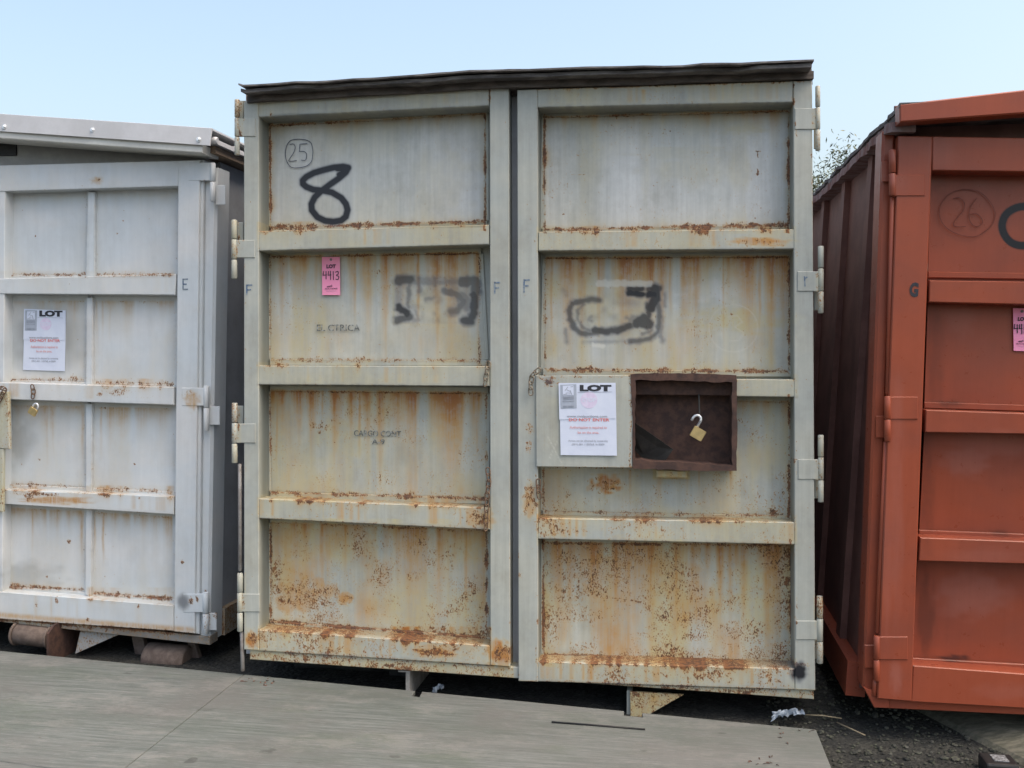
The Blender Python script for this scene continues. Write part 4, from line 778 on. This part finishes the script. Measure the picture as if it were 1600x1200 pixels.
for k in range(12): boxl(mb, xp + .09, XR - .05, .6 + k * .45, .66 + k * .45, -.12, -.041)  # unseen joists, added to darken the space beneath the red container
mb.build('floor_frame', M['darksteel'], rc, attr=False)
kf = (140 - 162.6) / 195; kg = (177 - 191) / 194
mb = MB(); slab(mb, RF, [(1405.5, 162.6), (1860, 162.6 + kf * 455), (1860, 191 + kg * 454), (1406, 191)], -.09, -.02, res=.02, ch=.005); mb.build('fascia', M['orange'], rc)
mb = MB(); slab(mb, RF, [(1398, 165), (1860, 140), (1860, 225), (1398, 214)], .115, .13, res=.03); mb.build('gable', M['side_brown'], rc, attr=False)
# felt-shingle roof edge
def shingle(x0, x1, z, th, seed, y0):
    r = np.random.default_rng(seed); mb = MB(); ys = np.linspace(y0, 6.1, 240); n = len(ys); xo = x0 + np.interp(ys, ys[::2], r.normal(0, .004, len(ys[::2]))); zo = z + np.interp(ys, ys[::5], r.normal(0, .003, len(ys[::5])))
    V = np.concatenate([np.stack([xo, ys, zo], 1), np.stack([np.full(n, x1), ys, zo + kk * (x1 - x0)], 1), np.stack([np.full(n, x1), ys, zo + kk * (x1 - x0) - th], 1), np.stack([xo, ys, zo - th + np.interp(ys, ys[::2], r.normal(0, .002, len(ys[::2])))], 1)])
    Fc = []
    for i in range(n - 1):
        for k in range(4): a = k * n + i; b = ((k + 1) % 4) * n + i; Fc.append((a, b, b + 1, a + 1))
    Fc += [(0, 3 * n, 2 * n, n), (n - 1, 2 * n - 1, 3 * n - 1, 4 * n - 1)]; mb.add(V, Fc); return mb
e = RF.p(1405, 163, -.09); kk = .05
shingle(e[0], e[0] + 1.15, e[2] + .002, .016, 1, -.088).build('roof', M['roofpaper'], rc, attr=False)
shingle(e[0] + .008, e[0] + 1.1, e[2] - .018, .022, 2, -.018).build('roof_shingles', M['roofpaper'], rc, attr=False)
kk = 0.; shingle(e[0] - .012, e[0] + .08, e[2] - .044, .035, 3, -.018).build('eave_board', simple('painted_eave_board', (.15, .07, .06), (.22, .17, .17), 10, .8, sc=(1, 3, 1), fine=.3), rc, attr=False)
mb = MB(); boxl(mb, e[0] + 1.15, XR + .05, -.02, 6.1, e[2] + .03, e[2] + .055); mb.build('roof_far_half', M['roofpaper'], rc, attr=False)

# ==================================================================== CHAINS, PADLOCKS, PAPER
def chain(fr, pts, name_label, mat, y, n=None, r=.0026, L=.034):
    """pts: path in image pixels; oval links alternate by a quarter turn"""
    mb = MB(); P = fr.P(np.array([p[0] for p in pts]), np.array([p[1] for p in pts]), y); seg = np.linalg.norm(np.diff(P, axis=0), axis=1); tot = seg.sum(); cs = np.concatenate([[0], np.cumsum(seg)])
    n = max(1, int(round(tot / (L * .72))))
    for i in range(n):
        t = (i + .5) / n * tot; c = np.array([np.interp(t, cs, P[:, k]) for k in range(3)]); c2 = np.array([np.interp(min(t + .005, tot), cs, P[:, k]) for k in range(3)]); c1 = np.array([np.interp(max(t - .005, 0), cs, P[:, k]) for k in range(3)])
        d = c2 - c1; d /= np.linalg.norm(d); yv = np.array([0, 1., 0]); sdir = np.cross(d, yv); sdir /= np.linalg.norm(sdir); w_ = sdir if i % 2 == 0 else (yv * .8 + sdir * .6)
        pts3 = []
        for q in np.linspace(0, 2 * math.pi, 18, endpoint=False):
            a, b = math.cos(q), math.sin(q); pts3.append(c + d * (np.sign(a) * (L / 2 - .009) + a * .009) + w_ * b * .0085)
        tube(mb, pts3, r, 6, closed=True)
    return one(mb, 'chain', mat, fr, name_label, 'chain')
chain(MF, [(763, 566), (760, 585), (757.5, 602)], 'short pale chain end hanging at the upper stile of the left grey door', M['chain'], -.014)
chain(MF, [(762, 732), (764, 750), (761, 775), (760, 800), (759, 828)], 'long rusty chain hanging beside the stile of the left grey door, above the bottom panel', M['chainrust'], -.014)
chain(MF, [(843, 577), (832, 586), (829, 600), (829.5, 616)], 'short chain draped over the top corner of the grey lock plate', M['chain'], -.024)
chain(MF, [(841, 750), (841, 764), (843, 778)], 'stub of rusty chain below the lock plate on the right grey door', M['chainrust'], -.012)
chain(LF, [(50, 602), (52, 612), (51, 622)], 'chain end on the pale door that the closed padlock hangs from', M['chainrust'], -.012, L=.028)
chain(LF, [(-12, 608), (2, 606), (8, 608), (2, 620), (-6, 634)], 'dark rusty chain at the far left edge above the rusty lock bar', M['chainrust'], -.042)

def padlock(fr, u, v, y, label, ang, openang, size=.040, hook=None):
    """body centre at (u, v)"""
    c = fr.p(u, v, y); r_ = root('padlock', fr, label, 'padlock', off=c.tolist()); ca, sa = math.cos(rad(ang)), math.sin(rad(ang))
    R2 = lambda x, z: (x * ca - z * sa, x * sa + z * ca); h = size / 2; b = .003; t = size * .3
    prof = [(-h + b, -h * .85), (h - b, -h * .85), (h, -h * .85 + b), (h, h * .85 - b), (h - b, h * .85), (-h + b, h * .85), (-h, h * .85 - b), (-h, -h * .85 + b)]
    mb = MB(); V = []
    for yy, s in ((-t / 2, .93), (-t / 2 + .0025, 1), (t / 2 - .0025, 1), (t / 2, .93)): V += [(R2(x * s, z * s)[0], yy, R2(x * s, z * s)[1]) for x, z in prof]
    Fc = [tuple(range(8)), tuple(range(24, 32))[::-1]]
    for k in range(3): Fc += [(k * 8 + i, (k + 1) * 8 + i, (k + 1) * 8 + (i + 1) % 8, k * 8 + (i + 1) % 8) for i in range(8)]
    mb.add(V, Fc); mb.build('body', M['brass'], r_, attr=False)
    sb = MB(); s = size * .30
    if openang:      # long leg still in the body, the bow swung round to the other side
        lift = size * .42; pts = [(-s, h * .7), (-s, h * .85 + lift)] + [(-2 * s + s * math.cos(q), h * .85 + lift + 1.2 * s * math.sin(q)) for q in np.linspace(0, math.pi, 12)] + [(-3 * s, h * .85 + lift * .45)]
    else:
        lift = size * .25; pts = [(s, h * .7), (s, h * .85 + lift)] + [(s * math.cos(q), h * .85 + lift + 1.15 * s * math.sin(q)) for q in np.linspace(0, math.pi, 12)] + [(-s, h * .7)]
    P3 = [(R2(x, z)[0], 0, R2(x, z)[1]) for x, z in pts]
    tube(sb, P3, size * .10, 10); sb.build('shackle', M['chrome'], r_, attr=False); return r_
padlock(MF, 1090.5, 677.5, .03, 'open brass padlock hanging inside the brown lock box', -30, 1, .054)
mb = MB(); tube(mb, [MF.p(1092, 616, .04), MF.p(1092.5, 632, .04), MF.p(1093, 645, .037), MF.p(1092.5, 652, .030)], .0032, 8); mb.build('lock_pin', M['darksteel'], dr, attr=False)
padlock(LF, 51.5, 643, -.02, 'closed brass padlock hanging on the mid rail of the pale container', -30, 0, .042)

def sheetobj(fr, q, y, name, mat, label, cat, curl=.006, lines=None, group=None):
    c = fr.p(*q[3], y); r_ = root(name, fr, label, cat, group); mb = MB()
    cx = fr.p(*q[0], y); W = np.linalg.norm(fr.p(*q[1], y) - cx)
    slab(mb, fr, q, y, y + .0008, res=.008, ch=.0, warp=lambda x, z: curl * .25 * np.sin((x - cx[0]) * 30 + z * 19) * .4 - curl * .0)
    s = mb.build('sheet', mat, r_, attr=False); return r_
def notice(fr, q, y, label, seedx=0):
    r_ = sheetobj(fr, q, y, 'notice', M['paper'], label, 'notice', .004); (a, b), (c, d), (e, f), (g_, h) = q; W = c - a; Hh = (h + f) / 2 - (b + d) / 2; yy = y - .0018
    X = lambda s, t: (a + (g_ - a) * t + W * s, b + (d - b) * s + Hh * t)
    # overlapping top sheet
    mb = MB(); slab(mb, fr, [X(-.015, -.005), X(.985, .002), X(.985, .495), X(-.012, .50)], y - .0014, y - .0009, res=.01, ch=0); mb.build('top_sheet', M['paper'], r_, attr=False)
    mb = MB(); slab(mb, fr, [X(.015, .02), X(.30, .015), X(.30, .345), X(.015, .35)], yy - .0006, yy, ch=0, res=.02); mb.build('logo_block', M['papergrey'], r_, attr=False)
    mb = MB(); slab(mb, fr, [X(.06, .035), X(.25, .03), X(.25, .165), X(.06, .165)], yy - .0012, yy - .0007, ch=0, res=.02); mb.build('logo_ground', M['paper'], r_, attr=False)
    L_ = []
    for p, q2 in [((.07, .155), (.11, .15)), ((.12, .13), (.12, .16)), ((.15, .12), (.15, .16)), ((.185, .12), (.185, .16)), ((.19, .10), (.22, .16)), ((.10, .10), (.15, .05)), ((.20, .05), (.24, .045)), ((.13, .09), (.18, .11))]: L_.append([X(*p), X(*q2)])
    for t in (.19, .205, .22, .25, .315, .33): L_.append([X(.06, t), X(.25, t - .003)])
    strokes(r_, fr, 'logo_print', M['greyink'], L_, (.0024 if W > 75 else .0020), yy - .0016)
    text(r_, fr, 'LOT', *X(.36, .105), Hh * .075, yy - .0005, M['black'], W * .56, 0, .07)
    strokes(r_, fr, 'rule', M['greyink'], [[X(.32, .128), X(.93, .125)]], .0012, yy - .0005)
    dm = MB(); cc = fr.p(*X(.52, .235), yy); rr = Hh * .115 * 1 / F * abs(fr.c[1]); ths = np.linspace(0, 2 * math.pi, 28, endpoint=False)
    dm.add([(cc[0] + rr * math.cos(t), yy + .0002, cc[2] + rr * math.sin(t)) for t in ths] + [(cc[0] + rr * math.cos(t), yy - .0002, cc[2] + rr * math.sin(t)) for t in ths], [tuple(range(28)), tuple(range(28, 56))[::-1]] + [(i, 28 + i, 28 + (i + 1) % 28, (i + 1) % 28) for i in range(28)]); dm.build('round_seal', M['paperpink'], r_, attr=False)
    text(r_, fr, 'STOP', *X(.52, .26), Hh * .05, yy - .0005, M['paper'], W * .24, 0, .02, align='CENTER')
    text(r_, fr, 'www.mnlauctions.com', *X(.48, .475), Hh * .034, yy - .0005, M['greyink'], W * .72, 0, .012, align='CENTER')
    text(r_, fr, 'DO NOT ENTER', *X(.51, .527), Hh * .040, y - .0014, M['redink'], W * .72, 0, .02, align='CENTER')
    text(r_, fr, 'Authorization is required to', *X(.50, .63), Hh * .036, y - .0014, M['redpale'], W * .66, 0, .01, align='CENTER'); text(r_, fr, 'be on the area.', *X(.50, .70), Hh * .034, y - .0014, M['redpale'], W * .38, 0, .01, align='CENTER')
    text(r_, fr, 'Access can be obtained by contacting', *X(.49, .81), Hh * .026, y - .0014, M['greyink'], W * .70, 0, .0, align='CENTER'); text(r_, fr, '(001) 001 1 00768, in 0009', *X(.49, .86), Hh * .026, y - .0014, M['greyink'], W * .58, 0, .0, align='CENTER')
    return r_
notice(MF, [(874, 599), (962, 598), (964, 712), (876, 711)], -.018, 'white paper notice headed LOT on the grey lock plate, beside the open lock box')
notice(LF, [(38.5, 483), (103, 485), (101.5, 580), (36, 578)], LDp - .006, 'white paper notice headed LOT on the upper panel of the pale container')
def lottag(fr, q, y, label, num):
    r_ = sheetobj(fr, q, y, 'lot_tag', M['tag'], label, 'tag', .004); (a, b), (c, d), (e, f), (g_, h) = q; W = c - a; Hh = h - b; yy = y - .0022
    X = lambda s, t: (a + (g_ - a) * t + W * s, b + (d - b) * s + Hh * t)
    text(r_, fr, 'LOT', *X(.5, .29), Hh * .085, yy, M['black'], W * .52, 0, .05, align='CENTER')
    Q = lambda pts: [X(*p) for p in pts]; L_ = [Q([(.08, .38), (.05, .48), (.25, .47)]), Q([(.22, .38), (.22, .58)])]
    if len(num) > 1: L_ += [Q([(.36, .38), (.33, .48), (.50, .47)]), Q([(.47, .37), (.47, .60)]), Q([(.62, .38), (.63, .60)]), curve(Q([(.74, .40), (.88, .38), (.90, .44), (.80, .48), (.93, .52), (.88, .59), (.76, .58)]))]
    strokes(r_, fr, 'handwritten_number', M['black'], L_, .0032, yy)
    text(r_, fr, 'mnl', *X(.42, .79), Hh * .05, yy, M['black'], W * .28, 8, .02, align='CENTER'); text(r_, fr, 'AUCTIONS', *X(.5, .85), Hh * .035, yy, M['black'], W * .7, 0, .01, align='CENTER'); text(r_, fr, 'www.mnlauctions.com', *X(.5, .90), Hh * .02, yy, M['greyink'], W * .55, 0, .0, align='CENTER')
    hm_ = MB(); p = fr.p(*X(.5, .07), yy); cylz(hm_, p, p + np.array([0, .0012, 0]), .0055, n=14, cap=.0002, smooth=False); hm_.build('eyelet', M['rod'], r_, attr=False); return r_
lottag(MF, [(503, 401.5), (531, 401.5), (531.5, 461), (503.5, 461)], RD - .016, 'pink lot tag reading 4413 hanging on the left grey door', '4413')
lottag(RF, [(1583, 481.5), (1611, 482), (1612, 549), (1584, 548)], RP - .014, 'pink lot tag cut by the right edge, on the orange-red door', '4413')

# ==================================================================== GROUND
mb = MB(); n = 2; 
mb.add([(-60, -40, -.085), (60, -40, -.085), (60, 90, -.085), (-60, 90, -.085)], [(0, 1, 2, 3)]); gnd = one(mb, 'gravel_ground', M['gravel'], None, 'dark damp gravel yard beneath and between the containers', 'ground', kind='structure')
# loose stones in the visible patch
mb = MB(); tones = []; V = []; Fc = []
t_ = (1 + 5 ** .5) / 2; ico = np.array([(-1, t_, 0), (1, t_, 0), (-1, -t_, 0), (1, -t_, 0), (0, -1, t_), (0, 1, t_), (0, -1, -t_), (0, 1, -t_), (t_, 0, -1), (t_, 0, 1), (-t_, 0, -1), (-t_, 0, 1)]) / 1.9
icf = [(0, 11, 5), (0, 5, 1), (0, 1, 7), (0, 7, 10), (0, 10, 11), (1, 5, 9), (5, 11, 4), (11, 10, 2), (10, 7, 6), (7, 1, 8), (3, 9, 4), (3, 4, 2), (3, 2, 6), (3, 6, 8), (3, 8, 9), (4, 9, 5), (2, 4, 11), (6, 2, 10), (8, 6, 7), (9, 8, 1)]
for k in range(5200):
    x = RNG.uniform(.42, 2.1); y = RNG.uniform(2.5, 4.9); s = RNG.lognormal(-5.35, .45); s = min(s, .022)
    sh = ico * (1 + RNG.normal(0, .16, (12, 1))) * s * np.array([RNG.uniform(.8, 1.4), RNG.uniform(.7, 1.2), RNG.uniform(.5, .8)]); a = RNG.uniform(0, 6.28); c_, s_ = math.cos(a), math.sin(a)
    sh = sh @ np.array([[c_, -s_, 0], [s_, c_, 0], [0, 0, 1]]); o_ = len(V) * 12; V.append(sh + np.array([x, y, -.083 + s * .2])); Fc += [(p + o_, q + o_, r + o_) for p, q, r in icf]; tones += [RNG.uniform(0, 1) ** 2.5] * 12
mb.add(np.concatenate(V), Fc); o = one(mb, 'loose_gravel', M['stone'], None, 'loose grey stones at the bottom right between plywood and red container', 'gravel', kind='stuff')
at = o.data.attributes.new('tone', 'FLOAT_VECTOR', 'POINT'); at.data.foreach_set('vector', np.repeat(np.array(tones, np.float32), 3))
# plywood sheets
def plysheet(poly, label, th=.018, z=0.):
    mb = MB(); n = len(poly); mb.add([(x, y, z) for x, y in poly] + [(x, y, z - th) for x, y in poly], [tuple(range(n)), tuple(range(n, 2 * n))[::-1]] + [(i, n + i, n + (i + 1) % n, (i + 1) % n) for i in range(n)])
    o = one(mb, 'plywood_sheet', M['ply'], None, label, 'plywood', 'plywood sheets laid on the ground in front of the containers'); b = o.modifiers.new('edge', 'BEVEL'); b.width = .002; b.segments = 1; b.limit_method = 'ANGLE'; return o
yb = lambda x: 4.013 + (x + 3.076) * (3.668 - 4.013) / (3.642)      # back edge
yf = lambda x: 2.96 + (x + 2.262) * (-.0947)                        # joint with the sheets nearer the camera
nt_ = lambda x0, x1, d: [(x0, yb(x0)), (x0, yb(x0) - d), (x1, yb(x1) - d), (x1, yb(x1))]
pl2 = [(-1.8045, yf(-1.8)), (.572, yf(.57) - .05), (.566, yb(.566))] + nt_(-.105, -.175, .05)[0:0]
p2 = [(.566, yb(.566))]
for (u0, u1, d) in ((1008, 980, .045), (648, 636, .06)):
    x0 = (u0 - 1040) / 1500 * 3.78; x1 = (u1 - 1040) / 1500 * 3.78
    p2 += [(x0, yb(x0)), (x0 + .004, yb(x0) - d), (x1, yb(x1) - d * .95), (x1, yb(x1))]
p2 += [(-1.8045, yb(-1.8045)), (-1.8085, 2.55), (.572, 2.42)]
plysheet(p2, 'grey weathered plywood sheet with two notches, in front of the cream-grey container')
plysheet([(-1.8072, yb(-1.807)), (-4.24, yb(-4.24)), (-4.25, yf(-4.25)), (-1.811, yf(-1.81) - .02)], 'grey weathered plywood sheet left of the joint, in front of the pale container')
plysheet([(-1.812, yf(-1.81) - .024), (-4.25, yf(-4.25) - .005), (-4.26, 1.8), (-1.82, 1.72)], 'browner plywood sheet at the bottom left corner, nearest the camera')
plysheet([(-1.816, 2.545), (-1.822, 1.35), (.58, 1.25), (.574, 2.415)], 'plywood sheet nearest the camera, past the bottom edge of the picture')
mb = MB()
for x in (-3.9, -2.9, -2.1, -1.2, -.35, .42): boxl(mb, x, x + .09, 1.4, yb(x) - .12, -.084, -.0185)
one(mb, 'timber_bearers', M['woodblock'], None, 'dark timber bearers hidden under the plywood sheets', 'timber', kind='structure')
def gp(u, v, z=0.):
    d = CR @ np.array([(u - 800) / F, 1, -(v - 600) / F]); t = (z - CL[2]) / d[2]; return CL + d * t
# stick on the plywood, leaves, scrap
mb = MB(); tube(mb, [gp(862, 1128, .004), gp(930, 1133, .004), gp(1008, 1139.5, .004)], .0035, 6); one(mb, 'thin_rod', M['blackplastic'], None, 'thin dark rod lying on the plywood below the notch', 'rod')
mb = MB(); 
for k in range(34):
    u = random.gauss(412, 16) if k < 16 else random.choice((random.gauss(1248, 22), random.gauss(1195, 14))); v = random.gauss(1064, 4) if k < 16 else (random.gauss(1150, 6) if u > 1215 else random.gauss(1189, 5)); c = gp(u, v, .0035); a = random.uniform(0, 6.3); l = random.uniform(.004, .011)
    dx, dy = math.cos(a) * l, math.sin(a) * l; P4 = [(c[0] - dx, c[1] - dy, .003), (c[0] - dy * .3, c[1] + dx * .3, .006), (c[0] + dx, c[1] + dy, .003), (c[0] + dy * .3, c[1] - dx * .3, .002)]
    mb.add(P4 + [(x, y, z - .001) for x, y, z in P4], [(0, 1, 2, 3), (7, 6, 5, 4), (0, 4, 5, 1), (1, 5, 6, 2), (2, 6, 7, 3), (3, 7, 4, 0)])
one(mb, 'leaf_litter', simple('brown_flakes', (.09, .055, .045), (.14, .08, .06), 50, .9, bump=0), None, 'scattered rust flakes and dead leaf bits on the plywood', 'debris', kind='stuff')
def crumple(u, v, wdt, dep, label, name, seed):
    r = np.random.default_rng(seed); c = gp(u, v, -.05); nx, ny = 14, 7; X, Y = np.meshgrid(np.linspace(-1, 1, nx), np.linspace(-1, 1, ny)); Zz = r.random((ny, nx)) * .028 + .014 * (1 - X ** 2)
    Vv = np.stack([c[0] + X * wdt + r.normal(0, .004, X.shape), c[1] + Y * dep * (1 - .4 * X ** 2) + r.normal(0, .005, X.shape) , Zz + c[2] + X * .012], -1).reshape(-1, 3); mb = MB(); n = len(Vv); L2 = Vv - [0, 0, .0015]
    mb.add(np.concatenate([Vv, L2]), grid_faces(nx, ny, 0, True) + grid_faces(nx, ny, n)); return one(mb, name, M['plastic'], None, label, 'litter')
crumple(1231, 1123, .062, .018, 'crumpled pale plastic film on the gravel beside the plywood corner', 'plastic_scrap', 3); crumple(685, 1083, .02, .012, 'tiny pale plastic scrap behind the plywood under the grey container', 'plastic_scrap', 4)
mb = MB(); tube(mb, [gp(1258, 1117, -.055), gp(1285, 1118, -.05), gp(1315, 1122.5, -.06)], .0028, 6); one(mb, 'dry_stalk', M['straw'], None, 'straight dry straw stalk lying beside the plastic film', 'stalk')
mb = MB(); tube(mb, [gp(1308, 1129, -.07), gp(1330, 1139, -.06), gp(1352, 1149, -.07)], .0028, 6); one(mb, 'dry_stalk', M['straw'], None, 'dry straw stalk on the gravel, nearer and farther right', 'stalk')
# block and black box under the red container
a0 = gp(1425, 1105, -.08); a1 = gp(1600, 1200, -.08); b0 = a0 + np.array([.03, 0, .11])
mb = MB(); x0, y0 = a0[0], a0[1]; x1, y1 = a1[0] + .1, a1[1] - .15
pr = [(0, 0), (.02, .02), (.14, .055), (.40, .06), (.45, 0)]; V = []
for (x, y) in ((x0, y0 + .8), (x0, y0), ((x0 + x1) / 2, (y0 + y1) / 2), (x1, y1)): V += [(x + p, y, -.086 + q) for p, q in pr]
Fc = [(0, 1, 2, 3, 4), (19, 18, 17, 16, 15)]
for k in range(3): Fc += [(k * 5 + i, k * 5 + (i + 1) % 5, (k + 1) * 5 + (i + 1) % 5, (k + 1) * 5 + i) for i in range(5)]
mb.add(V, Fc); one(mb, 'timber_block', M['woodblock'], None, 'mossy timber skid lying under the front of the red container', 'timber')
c = gp(1560, 1197, -.06); rb_ = root('black_case', None, 'small black plastic case with a pale label, bottom right corner', 'case', off=(c[0], c[1], -.083))
mb = MB(); boxl(mb, -.055, .055, -.05, .05, 0, .05); o = mb.build('body', M['blackplastic'], rb_, attr=False); b = o.modifiers.new('b', 'BEVEL'); b.width = .008; b.segments = 2
mb = MB(); boxl(mb, -.022, .028, -.026, .026, .0505, .053); mb.build('face_plate', simple('speckled_grey_plate', (.05, .05, .05), (.28, .29, .30), 160, .5), rb_, attr=False)

# ==================================================================== TREE behind the right-hand gap
def tree(base, height, label):
    r_ = root('tree', None, label, 'tree', off=base); rg = np.random.default_rng(5); mb = MB(); tips = []
    def limb(p, d, L, r, lvl):
        pts = [p]; q = p.copy(); dd = d.copy(); n = 6
        for i in range(n): dd = dd + rg.normal(0, .10, 3) + np.array([0, 0, .03]); dd /= np.linalg.norm(dd); q = q + dd * L / n; pts.append(q.copy())
        tube(mb, pts, r, 6, rf=lambda t: r * (1 - .6 * t) + .0008)
        if lvl < 4:
            for k in range(4 if lvl else 6):
                i = rg.integers(2, n + 1); nd = dd + rg.normal(0, .7, 3); nd[2] = abs(nd[2]) * .5 + .15 if lvl else abs(nd[2]) + .2; nd /= np.linalg.norm(nd); limb(pts[i], nd, L * rg.uniform(.5, .75), r * .5, lvl + 1)
        else: tips.append(pts[-1]); tips.append(pts[3])
    limb(np.zeros(3), np.array([0, 0, 1.]), height * .42, .05, 0)
    mb.build('trunk', simple('grey_bark', (.10, .085, .07), (.16, .14, .12), 12, .9), r_, attr=False)
    V = []; Fc = []; k = 0
    for t in tips:
        for _ in range(22):
            c = t + rg.normal(0, .10, 3); a = rg.normal(0, 1, 3); a /= np.linalg.norm(a); b = np.cross(a, rg.normal(0, 1, 3)); b /= np.linalg.norm(b); l = rg.uniform(.02, .05); w_ = l * .5
            V += [c - a * l, c + b * w_ * .5, c + a * l, c - b * w_ * .5]; Fc.append((k, k + 1, k + 2, k + 3)); k += 4
    mb = MB(); mb.add(V, Fc); g = G('olive_leaves'); n = g.noise(g.coord(), 2.2, 3); col = g.mix(g.ramp(n, .4, .6), (.05, .075, .03), (.12, .12, .055)); g.out(col, .6); mb.build('crown', g.m, r_, attr=False); return r_
tree((3.05, 14.5, -.08), 5.0, 'sparse leafy tree rising behind the roofs of the grey and red containers')
tree((2.75, 16.5, -.08), 4.55, 'lower bushy tree seen just right of the grey container, behind the red one')
